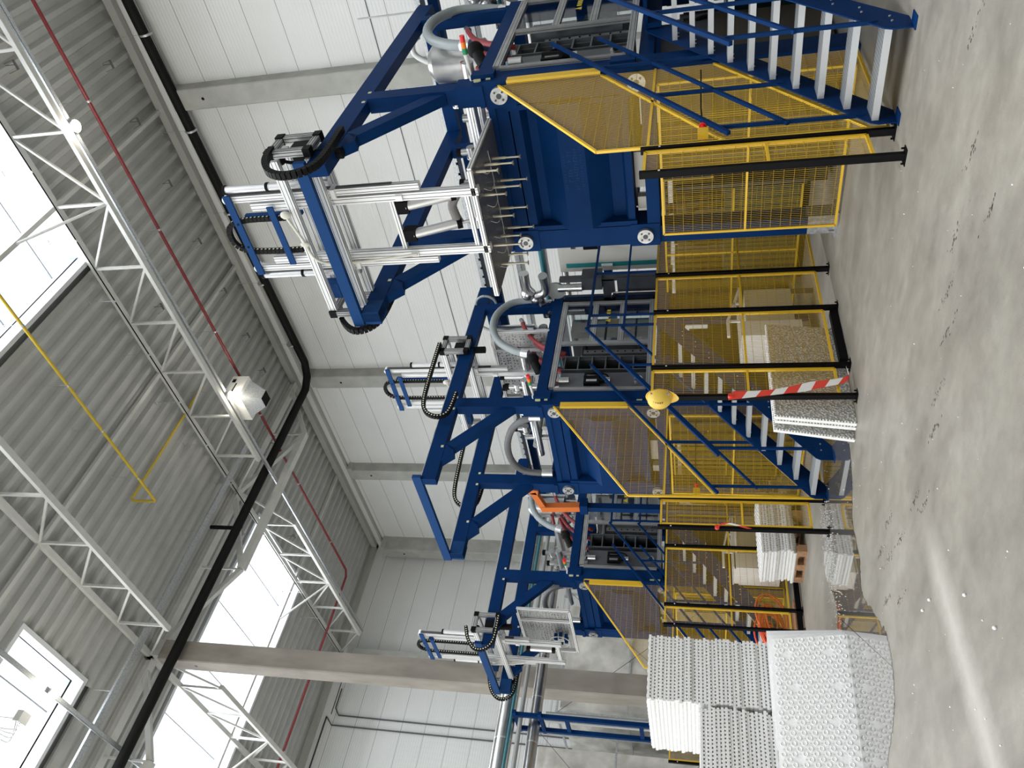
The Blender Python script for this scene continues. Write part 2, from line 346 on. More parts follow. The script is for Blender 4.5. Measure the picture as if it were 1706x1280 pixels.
pipe('gas_pipe', [(3, 12.3, 17.35), (-16.25, 12.3, 17.35), (-16.3, 12.3, 17.4), (-16.3, 12.3, 18.15), (-16.25, 12.35, 18.18), (-16.2, 17.2, 18.18)], .04, GASY, 'thin yellow gas pipe with a doubled-back end under the roof', 'pipe',
     [(x, 12.3, 17.35) for x in (-6, -9.5, -11.5, -13.2, -15.2)])
pipe('cable_conduit', [(3, 15.2, 17.4), (-19.5, 15.2, 17.4), (-31.5, 15.2, 17.4), (-31.9, 15.0, 17.3), (-31.9, 12.8, 17.3)], .018, BLK, 'thin black cable conduit hung along the white truss', 'conduit',
     [(x, 15.2, 17.4) for x in (-3, -5, -7, -9, -11, -13, -15, -17, -19, -22, -24, -26, -28)])
for j, (x, l) in enumerate([(-18.65, 'galvanised cable tray hung crosswise near the free column')]):
    o = thing('cable_tray', l, 'cable tray', (x, 10, 17.3)); b = MB()
    b.box((x-.12, -12, 17.28), (x+.12, 17, 17.29)); b.box((x-.125, -12, 17.28), (x-.12, 17, 17.35)); b.box((x+.12, -12, 17.28), (x+.125, 17, 17.35))
    for k in range(120): y = -11.9+k*.24; b.box((x-.12, y, 17.29), (x+.12, y+.05, 17.295))
    b.build('tray', GALV, o)
    for y in (0, 2.5, 5, 7.6, 10.5, 13): MB().cyl((x-.14, y, 17.3), (x-.14, y, ZC), .008, 6).build('hanger', GALV, o)
def tray(y, x0, x1, z, label):
    o = thing('cable_tray', label, 'cable tray', (x0, y, z)); b = MB(); b.box((x1, y-.06, z), (x0, y+.06, z+.01)); b.box((x1, y-.06, z), (x0, y-.055, z+.07)); b.box((x1, y+.055, z), (x0, y+.06, z+.07))
    b.build('tray', GALV, o); return o
tray(16.35, 3, -31, 16.62, 'galvanised lamp tray running beside the truss nearest the machine wall')
tray(6.45, 3, -31, 17.1, 'galvanised lamp tray on the left, crossing the small rooflight')
def lamp(x, y, z, label):
    o = thing('high_bay_lamp', label, 'lamp', (x, y, z), 'round high bay lamps')
    MB().cyl((x, y, z+.02), (x, y, z+.12), .16, 20, .12).build('housing', ALUW, o)
    MB().cyl((x, y, z), (x, y, z+.02), .14, 20).build('lens', LAMP, o)
    l = bpy.data.lights.new('lamp_light', 'POINT'); l.energy = 70; l.color = (1, .92, .78); l.shadow_soft_size = .12
    lo = bpy.data.objects.new('lamp_light', l); COL.objects.link(lo); lo.parent = o; lo.location = (0, 0, -.16)
lamp(-6.45, 16.35, 16.5, 'lit round lamp on the tray above the nearest press')
lamp(-15.85, 16.35, 16.5, 'lit round lamp beside the white hanging air heater')
lamp(-16.35, 6.45, 16.95, 'lit round lamp at the corner of the small rooflight')
o = thing('sensor_box', 'small white sensor box with looped cables by the small rooflight', 'sensor box', (-15.9, 5.6, 17.0))
MB().box((-16.05, 5.5, 16.95), (-15.75, 5.75, 17.12)).build('box', WHITE, o)
bb = MB()
for k in range(4): bb.tube(smooth_path([(-15.9+.08*k-.1, 5.6, 17.05), (-15.7, 5.3-.1*k, 16.85), (-15.3+.2*k, 5.2, 17.1), (-15.1+.15*k, 5.5+.1*k, 17.6)]), .012, 6)
bb.build('cable', ALUW, o); MB().cyl((-15.9, 5.6, 17.1), (-15.9, 5.6, 18.9), .012, 6).build('hanger', GALV, o)
# air heater
o = thing('unit_heater', 'white hanging air heater with a grey funnel hood and black outlet', 'heater', (-16.6, 16.95, 16.2))
b = MB(); b.box((-17.15, 16.5, 16.35), (-15.95, 17.4, 16.95)); b.build('housing', WHITE, o)
b = MB(); x0, x1, y0, y1 = -17.05, -16.1, 16.55, 17.35; a0, a1, c0, c1 = -16.78, -16.38, 16.75, 17.15; z1, z0 = 16.35, 15.8
b.add([(x0, y0, z1), (x1, y0, z1), (x1, y1, z1), (x0, y1, z1), (a0, c0, z0), (a1, c0, z0), (a1, c1, z0), (a0, c1, z0)], [(0, 1, 5, 4), (1, 2, 6, 5), (2, 3, 7, 6), (3, 0, 4, 7)]); b.build('hood', GALV, o)
MB().box((a0, c0, z0-.01), (a1, c1, z0)).build('outlet', BLK, o)
b = MB(); b.box((-15.952, 16.6, 16.65), (-15.94, 17.05, 16.69)); b.box((-15.952, 17.1, 16.75), (-15.94, 17.25, 16.87)); b.build('badge', BLK, o)
for dx in (-17.1, -16.0): MB().cyl((dx, 16.7, 16.95), (dx, 16.7, ZC), .01, 6).build('hanger_rod', GALV, o)
# small conduits on the end wall
pipe('wall_conduit', [(-32.45, 14.2, 17.45), (-32.45, 13.3, 17.45), (-32.45, 13.0, 17.2), (-32.45, 12.9, .3)], .03, mat('dark_conduit', (.08, .08, .09)), 'dark conduit going down the far end wall, right of its twin', 'conduit')
pipe('wall_conduit', [(-32.45, -10, 17.75), (-32.45, 12.9, 17.75), (-32.45, 12.55, 17.4), (-32.45, 12.5, .3)], .03, MATS['dark_conduit'], 'dark conduit along the eave and down the end wall, left of its twin', 'conduit')
ONE = 'first second third fourth fifth sixth seventh eighth ninth tenth eleventh twelfth thirteenth fourteenth fifteenth sixteenth seventeenth eighteenth nineteenth'.split()
ORD = ONE+['twentieth']+['twenty-'+w for w in ONE[:9]]+['thirtieth']+['thirty-'+w for w in ONE[:9]]+['fortieth']+['forty-'+w for w in ONE[:9]]
# deck anchors (small V clips) each with a rod
for k, (x, y) in enumerate([(-6.4, 20.5), (-8.1, 20.4), (-10.2, 20.4), (-12.4, 20.4), (-14.5, 20.4), (-16.6, 20.4), (-18.3, 20.3), (-5.1, 17.2), (-9.0, 17.0), (-12.8, 17.3), (-17.6, 18.8), (-21.0, 18.9), (-24.8, 17.1), (-3.6, 20.6)]):
    b = MB(); b.beam((x+.12, y, 18.0), (x-.12, y, 18.0), .04, .05); b.cyl((x, y, 18.0), (x, y, ZC), .01, 6); b.cyl((x-.12, y, 18.0), (x-.12, y-.25, 18.08), .008, 6); b.cyl((x+.12, y, 18.0), (x+.12, y-.25, 18.08), .008, 6)
    tag(b.build('roof_anchor', mat('anchor_grey', (.12, .12, .12))), ('%s anchor clip from the near end, beside the eave' % ORD[k]) if k < 7 else ['anchor clip above the red pipe near the first lamp', 'anchor clip midway along the red sprinkler pipe', 'anchor clip above the yellow pipe end, by the truss', 'anchor clip beyond the white air heater', 'anchor clip just past the black pipe corner', 'anchor clip in the far bay near the red pipe', 'anchor clip at the very edge, beside the eave'][k-7], 'anchor clip', 'anchor clips under the roof deck')
# ------------------------------------------------------------------ moulding presses (built for the nearest one, others copied)
XR, XL, YF = -3.33, -5.21, 8.1
def flange(o, x, z, r=.095):
    f = MB().cyl((x, YF-.055, z), (x, YF, z), r, 28).build('tie_bar_cap', mat('turned_steel', (.40, .40, .39), .42, .6, .25, 18), o)
    b = MB()
    for k in range(4):
        a = math.pi/4+k*math.pi/2; b.cyl((x+.06*math.cos(a), YF-.062, z+.06*math.sin(a)), (x+.06*math.cos(a), YF-.05, z+.06*math.sin(a)), .012, 8)
    b.cyl((x, YF-.06, z), (x, YF-.05, z), .03, 16); b.build('bolts', DSTEEL, f)
def make_press():
    o = thing('moulding_press', 'nearest blue foam moulding press, with the gripper plate hanging over it', 'machine', (-4.27, 8.1, 0), 'blue moulding presses in a row')
    # front frame
    b = MB(); b.box((XL-.13, YF, 1.98), (XL+.13, YF+.34, 3.80)); b.build('frame_column', BLUE, o)
    b = MB(); b.box((XR-.13, YF, 0), (XR+.13, YF+.34, 3.80)); b.build('frame_column', BLUE, o)
    b = MB(); b.box((XL+.13, YF+.03, 3.72), (XR-.13, YF+.33, 3.80)); b.box((XL+.13, YF+.05, 3.58), (XR-.13, YF+.33, 3.72)); b.build('top_beam', BLUE, o)
    b = MB(); b.box((XL+.13, YF+.0, 1.98), (XR-.13, YF+.33, 2.13)); b.build('bottom_beam', BLUE, o)
    for x, w in ((XL, .21), (XR, .21)):
        for z in (2.16, 3.63):
            MB().box((x-.15, YF-.012, z-.17), (x+.15, YF, z+.17)).build('corner_plate', BLUE, o); flange(o, x, z)
    # leg of H section, with galvanised foot
    b = MB(); b.ibeam((XL-.02, YF+.14, .32), (XL-.02, YF+.14, 1.98), .22, .24, .02); b.build('leg', BLUE, o)
    b = MB(); b.box((XL-.13, YF+.02, 0.03), (XL+.10, YF+.26, .32)); b.box((XL-.17, YF-.02, 0), (XL+.15, YF+.30, .03)); b.cyl((XL-.1, YF+.0, .03), (XL-.1, YF+.0, .09), .014, 8); b.build('foot', GALV, o)
    for x in (XL, XR):
        b = MB(); b.ibeam((x, 10.72, 0), (x, 10.72, 3.75), .22, .24, .02); b.build('rear_column', BLUE, o)
        b = MB(); b.beam((x, YF+.3, 3.86), (x, 10.85, 3.86), .2, .16); b.build('side_beam', BLUE, o)
        b = MB(); b.beam((x, YF+.3, 2.07), (x, 10.85, 2.07), .2, .16); b.build('side_beam', BLUE, o)
    MB().beam((XL, 10.75, 3.86), (XR, 10.75, 3.86), .2, .16).build('rear_beam', BLUE, o)
    # platen: folded plate with a bulging middle
    pr = [(8.13, 3.56), (8.13, 3.455), (8.145, 3.45), (8.26, 3.40), (8.25, 3.30), (8.02, 3.05), (8.02, 2.77), (8.24, 2.53), (8.24, 2.38), (8.15, 2.36), (8.13, 2.345), (8.13, 2.27), (8.4, 2.27), (8.4, 3.56)]
    b = MB(); b.extr(pr, 'x', XL+.17, XR-.14)
    b.build('platen', BLUE, o)
    for x_ in (XL+.14, XR-.2): MB().box((x_, 8.10, 2.25), (x_+.06, 8.4, 3.58)).build('platen_end', BLUE, o)
    # worn raised lettering plate on the platen
    t = MB(); x0, z0 = -4.17, 2.83; random.seed(3)
    for row, (zz, hh) in enumerate(((3.015, .016), (2.955, .045), (2.885, .045), (2.825, .016))):
        x = -4.5
        while x < -3.98:
            w = random.uniform(.012, .028)
            if random.random() < .75:
                t.box((x, 8.016, zz-hh/2), (x+.006, 8.02, zz+hh/2))
                if hh > .03: t.box((x, 8.016, zz+hh/2-.006), (x+w, 8.02, zz+hh/2)) if random.random() < .6 else t.box((x, 8.016, zz-.003), (x+w, 8.02, zz+.003))
            x += w+.014
    t.build('raised_lettering', mat('worn_blue', (.018, .06, .16), .5, spec=.1), o)
    # parts seen in the slot below and above the platen
    b = MB(); b.box((XL+.5, 8.35, 2.13), (XL+.95, 8.5, 2.26)); b.box((XL+.25, 8.3, 2.14), (XL+.4, 8.4, 2.24)); b.build('junction_box', CAB, o)
    b = MB(); b.tube(smooth_path([(-3.5, 8.2, 3.69), (-3.9, 8.19, 3.66), (-4.3, 8.2, 3.64), (-4.65, 8.22, 3.65)]), .022, 8); b.build('white_cable_duct', HOSEW, o)
    b = MB()
    for k in range(6): b.cyl((-3.55-.2*k, 8.28, 3.62), (-3.67-.2*k, 8.28, 3.62), .035, 10)
    b.build('hose_coupling', REDR, o)
    # inside: mould halves
    xe = XR+.09
    b = MB(); b.box((XL+.18, 8.47, 2.25), (xe, 8.86, 3.60)); b.build('mould_plate', mat('mould_side_grey', (.11, .115, .125), .42, .5, .3, 2.5), o)
    b = MB(); b.box((XL+.2, 8.95, 2.22), (xe-.05, 9.0, 3.62)); b.box((XL+.2, 9.22, 2.22), (xe-.05, 9.26, 3.62)); b.box((XL+.2, 9.0, 2.3), (XR-.2, 9.22, 3.55), 1)
    for k in range(7): z = 2.27+.215*k; b.box((XR-.2, 8.95, z), (xe, 9.26, z+.018))
    b.box((XR-.08, 8.94, 2.22), (xe, 8.955, 3.62)); b.box((XR-.08, 9.25, 2.22), (xe, 9.265, 3.62)); b.box((XR-.2, 8.86, 2.3), (XR-.1, 8.94, 3.5), 1)
    b.build('mould_grid', [PLATE, BLK], o)
    b = MB(); b.box((XL+.2, 9.38, 2.3), (XR+.04, 9.47, 3.30)); b.build('platen_inner', mat('mould_aluminium', (.20, .20, .20), .45, .6), o)
    b = MB()
    for k in range(8): z = 2.4+.12*k; b.cyl((XR+.04, 9.425, z), (XR+.05, 9.425, z), .012, 8)
    b.build('bolts', BLK, o)
    b = MB(); b.box((XL+.2, 10.1, 2.3), (XR-.1, 10.45, 3.6)); b.box((XR-.1, 10.12, 2.5), (XR, 10.3, 2.9)); b.cyl((XR-.05, 9.8, 2.4), (XR-.05, 9.8, 3.5), .06, 14); b.cyl((XR-.15, 9.95, 2.4), (XR-.15, 9.95, 3.5), .035, 12); b.build('moving_platen', PLATE, o)
    for z in (2.45, 3.4):
        for x in (XL+.4, XR-.45): MB().cyl((x, 8.45, z), (x, 10.6, z), .05, 14).build('guide_bar', STEEL, o)
    q = xe+.01
    v = MB(); v.cyl((q+.01, 8.66, 3.45), (q+.01, 8.66, 3.60), .06, 14); v.build('air_filter', STEEL, o)
    v = MB(); v.box((q-.02, 8.56, 2.98), (q+.05, 8.80, 3.22), 1); v.cyl((q+.03, 8.69, 2.98), (q+.03, 8.69, 3.22), .05, 12, mi=1); v.box((q-.02, 8.60, 3.02), (q+.055, 8.74, 3.18)); v.tube(smooth_path([(q+.02, 8.7, 3.2), (q+.06, 8.78, 3.1), (q+.05, 8.76, 2.9), (q+.02, 8.7, 2.84)]), .012, 6, 1)
    v.cyl((q+.02, 8.66, 2.82), (q+.02, 8.66, 2.90), .045, 12); v.cyl((q+.02, 8.66, 2.9), (q+.02, 8.66, 2.98), .04, 12, mi=1); v.build('valve_block', [STEEL, BLK], o)
    v = MB(); v.cyl((q-.02, 8.68, 2.40), (q+.03, 8.68, 2.40), .065, 20); v.cyl((q+.03, 8.68, 2.40), (q+.05, 8.68, 2.40), .035, 14, mi=1); v.build('shaft_cover', [STEEL, BLK], o)
    # side door frame of aluminium profile with clear panes (plane facing +x)
    xd = XR+.145
    b = MB()
    b.prof((xd, YF+.36, 3.70), (xd, 10.62, 3.70), .05, .09); b.prof((xd, YF+.36, 2.24), (xd, 10.62, 2.24), .05, .08)
    b.prof((xd, 8.43, 2.28), (xd, 8.43, 3.66), .05, .05, side=(1, 0, 0)); b.prof((xd, 9.52, 2.28), (xd, 9.52, 3.66), .07, .05, side=(1, 0, 0)); b.prof((xd, 10.58, 2.28), (xd, 10.58, 3.66), .06, .05, side=(1, 0, 0))
    fr = b.build('guard_door_frame', [ALUD, GROOVE], o)
    for z in (2.72, 3.17):
        MB().prof((xd, 9.55, z), (xd, 10.55, z), .045, .09).build('door_rail', [ALUD, GROOVE], fr)
    for z0_, z1_ in ((2.28, 2.67), (2.77, 3.12), (3.22, 3.66)):
        MB().box((xd-.006, 9.555, z0_), (xd+.002, 10.555, z1_)).build('pane', GLASS, fr)
    s = MB(); zc, yc = 2.95, 10.1
    s.add([(xd+.004, yc-.05, zc-.04), (xd+.004, yc+.05, zc-.04), (xd+.004, yc, zc+.05)], [(0, 1, 2)]);
    for k in range(3): s.box((xd+.003, yc+.09+.075*k, zc-.03), (xd+.005, yc+.14+.075*k, zc+.03))
    s.build('warning_sticker', mat('sticker_yellow', (.55, .42, .02)), fr)
    for (y, z) in ((8.3, 3.82), (8.28, 2.3)):
        b = MB(); b.box((XR+.13, y-.07, z-.13), (XR+.18, y+.07, z+.13)); q = b.build('hinge_block', BLUE, o)
        b = MB(); b.box((XR+.10, y-.10, z+.02), (XR+.14, y-.07, z+.10)); b.box((XR+.1, y-.10, z-.09), (XR+.14, y-.07, z-.04)); b.build('marker', mat('sticker_cream', (.6, .6, .35)), q)
    # portal for the gantry
    for x in (XL, XR):
        b = MB(); b.beam((x, 8.22, 3.8), (x, 8.22, 5.16), .17, .2); b.box((x-.12, 8.06, 3.8), (x+.12, 8.36, 3.86)); b.box((x-.115, 8.09, 3.86), (x+.115, 8.33, 4.12)); b.build('portal_post', BLUE, o)
        b = MB(); b.beam((x, 7.30, 5.10), (x, 8.16, 4.30), .12, .17); b.build('brace', BLUE, o)
        b = MB(); b.beam((x, 10.7, 3.9), (x, 10.7, 5.16), .16, .16); b.build('portal_post', BLUE, o)
        b = MB(); b.beam((x, 6.66, 5.27), (x, 11.3, 5.27), .13, .22); r = b.build('runway_beam', BLUE, o)
        b = MB(); b.beam((x, 6.7, 5.395), (x, 11.25, 5.395), .05, .03); b.build('rail', STEEL, r)
        b = MB(); b.extr([(7.0, 5.17), (7.34, 5.17), (7.30, 5.03), (7.16, 5.0)], 'x', x-.06, x+.06); b.build('gusset', BLUE, r)
        for (y, z) in ((7.3, 5.2), (8.1, 5.2), (8.35, 5.2)): MB().box((x+.064, y-.02, z-.02), (x+.07, y+.02, z+.02)).build('sticker', MATS['sticker_cream'], r)
    MB().beam((XL-.12, 6.68, 5.44), (XR+.1, 6.68, 5.44), .06, .13).build('front_crossbeam', BLUEL, o)
    MB().box((XL-.1, 6.66, 5.16), (XL+.07, 6.9, 5.36)).build('end_plate', BLUEL, o)
    MB().beam((XL, 11.32, 5.27), (XR, 11.32, 5.27), .12, .2).build('rear_crossbeam', BLUE, o)
    # signal tower, mounted lying sideways
    b = MB(); by, bz = 8.28, 3.95; b.cyl((XR+.10, by, bz), (XR+.16, by, bz), .03, 14); b.cyl((XR+.16, by, bz), (XR+.40, by, bz+.02), .010, 10, .024); t = b.build('signal_tower', WHITE, o)
    for k, mm in enumerate((GRN, mat('signal_orange', (.8, .22, .01), .3), RED)): MB().cyl((XR+.40+.065*k, by, bz+.02), (XR+.40+.065*(k+1), by, bz+.02), .028, 16).build('lamp_segment', mm, t)
    # vacuum vessel and steam/air piping on top, behind
    b = MB(); c = (-3.75, 10.35); b.cyl((*c, 4.28), (*c, 4.98), .26, 32); b.cyl((*c, 4.98), (*c, 5.06), .26, 32, .17); b.cyl((*c, 4.2), (*c, 4.28), .15, 32, .26); b.cyl((c[0]+.1, c[1]+.1, 5.02), (c[0]+.1, c[1]+.1, 5.10), .03, 10)
    for a_ in (0, 2.1, 4.2): b.cyl((c[0]+.2*math.cos(a_), c[1]+.2*math.sin(a_), 3.94), (c[0]+.2*math.cos(a_), c[1]+.2*math.sin(a_), 4.3), .02, 8)
    b.build('vacuum_vessel', STEEL, o)
    b = MB(); b.tube(smooth_path([(-3.95, 10.7, 4.95), (-3.85, 10.75, 5.25), (-3.75, 10.8, 5.42), (-3.6, 10.8, 5.42), (-3.5, 10.75, 5.3)]), .04, 10); b.build('white_bend', HOSEW, o)
    b = MB()
    for k, (x, y, r, z1) in enumerate(((-3.75, 9.1, .05, 4.05), (-4.0, 9.1, .05, 4.05), (-4.6, 9.4, .06, 4.1), (-4.9, 9.0, .045, 4.1))): b.cyl((x, y, 3.6), (x, y, z1+.35), r, 12)
    b.cyl((-3.5, 9.0, 4.25), (-5.0, 9.0, 4.25), .06, 14); b.cyl((-3.5, 9.6, 4.35), (-5.0, 9.6, 4.35), .075, 14); b.cyl((-3.6, 10.5, 4.15), (-5.0, 10.5, 4.15), .08, 14)
    b.cyl((-3.6, 8.6, 4.1), (-4.9, 8.6, 4.1), .05, 12); b.build('steam_pipe', STEEL, o)
    b = MB(); b.cyl((-4.2, 8.55, 3.95), (-4.2, 9.9, 3.95), .05, 12); b.cyl((-3.6, 8.7, 3.95), (-3.6, 9.9, 3.95), .05, 12); b.cyl((-4.8, 8.7, 4.2), (-4.8, 10.2, 4.2), .06, 12); b.build('drain_pipe_run', GREY, o)
    for k, (x, y, z) in enumerate(((-3.75, 9.1, 4.42), (-4.6, 9.4, 4.48), (-5.0, 9.3, 4.5), (-4.3, 10.4, 4.3))):
        b = MB(); b.cyl((x-.07, y, z), (x+.07, y, z), .06, 12); b.cyl((x, y, z), (x, y, z+.14), .045, 12); b.cyl((x, y, z+.14), (x, y, z+.2), .06, 12, mi=1); b.cyl((x-.09, y, z), (x-.07, y, z), .08, 12); b.build('valve', [STEEL, BLK], o)
    # red hoses fanning down into the mould
    for k in range(6):
        x = XR-.02-.2*k; y = 9.45+.12*(k % 2)
        b = MB(); b.tube(smooth_path([(x, y+.85, 4.45), (x-.02, y+.55, 4.3), (x+.02, y+.2, 4.02), (x, y, 3.6)], 5), .036, 8); h = b.build('red_hose', REDR, o)
        MB().cyl((x, y+.85, 4.43), (x-.01, y+.97, 4.5), .034, 10).build('fitting', STEEL, h)
    b = MB(); b.tube(smooth_path([(XR-.3, 10.0, 4.52), (-4.6, 10.0, 4.5)]), .035, 8); b.build('red_hose', REDR, o)
    # hose arcs
    b = MB(); P = smooth_path([(-3.3, 10.78, 4.02), (-3.26, 10.80, 4.35), (-3.22, 10.72, 4.68), (-3.2, 10.42, 4.88), (-3.2, 10.02, 4.90), (-3.2, 9.65, 4.74), (-3.2, 9.42, 4.48), (-3.2, 9.33, 4.28)], 9); b.tube(P, .062, 14, ribs=.05); h = b.build('suction_hose', HOSE, o)
    MB().cyl((-3.2, 9.33, 4.30), (-3.2, 9.30, 4.18), .07, 16).build('hose_clamp', ALU, h); MB().cyl((-3.3, 10.78, 4.0), (-3.3, 10.78, 4.1), .07, 16).build('hose_clamp', ALU, h)
    b = MB(); b.ball((-3.22, 9.2, 4.10), .10, 16, 10); b.cyl((-3.22, 9.2, 4.1), (-3.35, 9.0, 3.98), .07, 14); b.build('elbow', RUB, h)
    # hydraulic unit below the platen, mostly behind the yellow guard
    b = MB(); b.box((XL+.2, 8.75, .05), (XR-.2, 10.4, 1.35)); b.build('base_tank', mat('sump_brown', (.045, .035, .02), .6), o)
    b = MB(); b.box((XL+.2, 9.0, 1.38), (XR-.2, 10.2, 1.95)); b.build('hopper', DSTEEL, o)
    for x in (-4.9, -4.5, -4.1, -3.7): MB().cyl((x, 8.6, .3), (x, 8.6, 1.8), .05, 12).build('drain_column', DSTEEL, o)
    return o
def front_hose(o, dx, dy):
    def T(p): return (p[0]+dx, p[1]+dy, p[2])
    b = MB(); P = smooth_path([T(p) for p in ((-3.62, 8.25, 3.97), (-3.72, 8.27, 4.2), (-3.95, 8.3, 4.42), (-4.35, 8.3, 4.56), (-4.75, 8.3, 4.55), (-5.0, 8.3, 4.38), (-5.06, 8.3, 4.06))], 9); b.tube(P, .055, 14, ribs=.05); h = b.build('suction_hose', mat('dark_grey_hose', (.12, .12, .125), .5), o)
    for x in (-5.06, -3.62): MB().cyl(T((x, 8.3 if x < -5 else 8.25, 4.08)), T((x, 8.3 if x < -5 else 8.25, 3.9)), .065, 16).build('hose_clamp', ALU, h)
press = make_press()
DX2, DY2, DX3, DY3, ZS2, ZS3 = -5.08, .17, -10.07, .25, 1.025, 1.043
p2 = copy_thing(press, (DX2, DY2, 0), 'middle blue foam moulding press, behind the leaning white boards', ZS2)
p3 = copy_thing(press, (DX3, DY3, 0), 'farthest blue foam moulding press, next to the tall concrete column', ZS3)
front_hose(p2, DX2, DY2); front_hose(p3, DX3, DY3)
for x, z1 in ((-3.62, 4.62), (-4.0, 4.5)): MB().cyl((x, 8.75, 4.05), (x-.55, 8.75, 4.07), .055, 16).build('air_cylinder', ALU, press)
MB().cyl((-3.35, 11.36, 5.4), (-3.35, 11.36, 6.35), .012, 8).build('antenna_rod', STEEL, press)
# ------------------------------------------------------------------ energy chain
def chain(parent, pts, w=.05, t=.055):
    P = resample(smooth_path(pts, 10), .05); b = MB(); d = MB()
    for a, c in zip(P, P[1:]):
        q = a+(c-a)*.86; b.beam(a, q, w, t, side=(1, 0, 0)); mdl = (a+q)/2
        d.cyl(mdl+Vector((w/2, 0, 0)), mdl+Vector((w/2+.004, 0, 0)), .0125, 6)
        t_ = (c-a).normalized()
    c_ = b.build('energy_chain', RUB, parent); d.build('chain_pins', mat('pin_cream', (.75, .72, .55)), c_); return c_
def make_robot(cx, y0, zt, tilt, label):
    """cx machine centre, y0 carriage centre, zt top of the masts"""
    o = thing('gantry_robot', label, 'robot', (cx, y0, 5.4), 'take-off gantry robots')
    X = lambda d: cx+d
    for s_, y in (('front', y0-.13), ('rear', y0+.15)):
        for z in (5.46, 5.86):
            x1 = -1.05 if (y < y0 and z > 5.6) else -.88
            b = MB(); b.prof((X(1.0), y, z-.06), (X(x1), y, z-.06), .07, .09); b.build('bridge_beam', [ALUW, GROOVE], o)
    for xx in (1.08, -.98):
        for y in (y0-.15, y0+.17):
            b = MB(); b.prof((X(xx), y, 5.40), (X(xx), y, 5.80), .08, .07, side=(1, 0, 0)); b.box((X(xx)-.045, y-.045, 5.34), (X(xx)+.045, y+.045, 5.42), 1); b.box((X(xx)-.045, y-.045, 5.76), (X(xx)+.045, y+.045, 5.85), 1); b.build('carriage_post', [ALUD, BLK], o)
        for z in (5.38, 5.80):
            b = MB(); b.prof((X(xx), y0-.12, z), (X(xx), y0+.14, z), .06, .07); b.build('carriage_side', [ALUD, BLK], o)
    b = MB(); b.box((X(.86), y0-.1, 5.42), (X(1.1), y0+.06, 5.6)); b.cyl((X(.95), y0+.02, 5.42), (X(.95), y0+.02, 5.1), .06, 12); b.build('drive_motor', BLK, o)
    b = MB(); b.box((X(-.86), y0-.02, 5.70), (X(-.66), y0+.12, 5.92)); b.build('servo_drive', BLUEL, o)
    b = MB(); b.ball((X(.96), y0-.05, 5.78), .06, 10, 6); b.tube(smooth_path([(X(.96), y0-.05, 5.78), (X(.9), y0, 5.66), (X(.98), y0+.05, 5.55)]), .02, 6); b.build('cable_bundle', BLK, o)
    # masts
    zb = zt-2.85; zg = zb+.62
    for sx, xi, xo, xt in ((1, .43, .535, .645), (-1, -.27, -.375, -.485)):
        b = MB(); b.prof((X(xi), y0, zb), (X(xi), y0, zt-.25 if sx > 0 else zt-.25), .085, .085, side=(1, 0, 0)); mm = b.build('mast', [ALUW, GROOVE], o)
        b = MB(); b.prof((X(xo), y0, zg), (X(xo), y0, zt), .07, .075, side=(1, 0, 0)); b.build('guide_profile', [ALUW, GROOVE], o)
        b = MB(); b.cyl((X(xo), y0-.045, zt+.01), (X(xo), y0+.045, zt+.01), .05, 16); b.build('belt_pulley', ALUW, mm)
        b = MB(); b.beam((X(xo)+.045*sx, y0, zg+.3), (X(xo)+.045*sx, y0, zt), .05, .008, side=(1, 0, 0)); b.build('toothed_belt', GROOVE, mm)
        b = MB(); b.cyl((X(xt), y0, 5.35), (X(xt), y0, zt-.02 if zt < 6.8 else zt-.5), .042, 16); t = b.build('balance_cylinder', ALU, o)
        b = MB(); zz = (zt-.02 if zt < 6.8 else zt-.5)
        b.cyl((X(xt), y0, zz), (X(xt), y0, zz+.03), .052, 14); b.cyl((X(xt), y0, zz-.52), (X(xt), y0, zz-.49), .05, 14); b.build('clamp_ring', BLK, t)
        MB().box((X(xo)-.05, y0-.07, 5.3), (X(xo)+.05, y0+.07, 5.36)).build('guide_shoe', ALUW, mm); MB().box((X(xi)-.03, y0-.07, zg+.2), (X(xi)+.03, y0-.043, zg+.28)).build('guide_shoe', ALUW, mm)
    b = MB(); b.beam((X(.60), y0-.06, zt-.02), (X(-.44), y0-.06, zt-.02), .02, .085); q = b.build('top_crossbar', BLUEL, o)
    for x_ in (.25, -.05): MB().cyl((X(x_), y0-.075, zt-.02), (X(x_), y0-.07, zt-.02), .014, 8).build('hole', BLK, q)
    zc = 6.1 if zt < 6.8 else zt-.22
    MB().beam((X(.45), y0-.09, zc), (X(-.30), y0-.09, zc), .02, .075).build('lower_crossbar', BLUEL, o)
    MB().beam((X(.30), y0+.02, zt-.1), (X(.30), y0+.02, 5.8), .05, .04, side=(1, 0, 0)).build('chain_carrier', BLUEL, o)
    chain(o, [(X(.27), y0-.02, 6.0), (X(.27), y0-.02, zt-.1), (X(.2), y0-.02, zt+.13), (X(.0), y0-.02, zt+.17), (X(-.12), y0-.02, zt+.05), (X(-.15), y0-.02, zt-.25), (X(-.15), y0-.02, 5.9)])
    # cables with tape knots running along the front bridge
    b = MB(); b.tube(smooth_path([(X(.38), y0-.2, 5.88), (X(.3), y0-.22, 5.84), (X(.1), y0-.2, 5.80), (X(-.2), y0-.19, 5.72), (X(-.3), y0-.12, 5.4), (X(-.25), y0-.1, zg+.2)], 8), .016, 6)
    b.ball((X(.40), y0-.2, 5.88), .05, 9, 6, sc=(1, .7, 1.2)); b.ball((X(.02), y0-.2, 5.79), .035, 9, 6, sc=(1, .7, 1.6)); b.build('taped_cable', mat('masking_tape', (.62, .60, .52), .8), o)
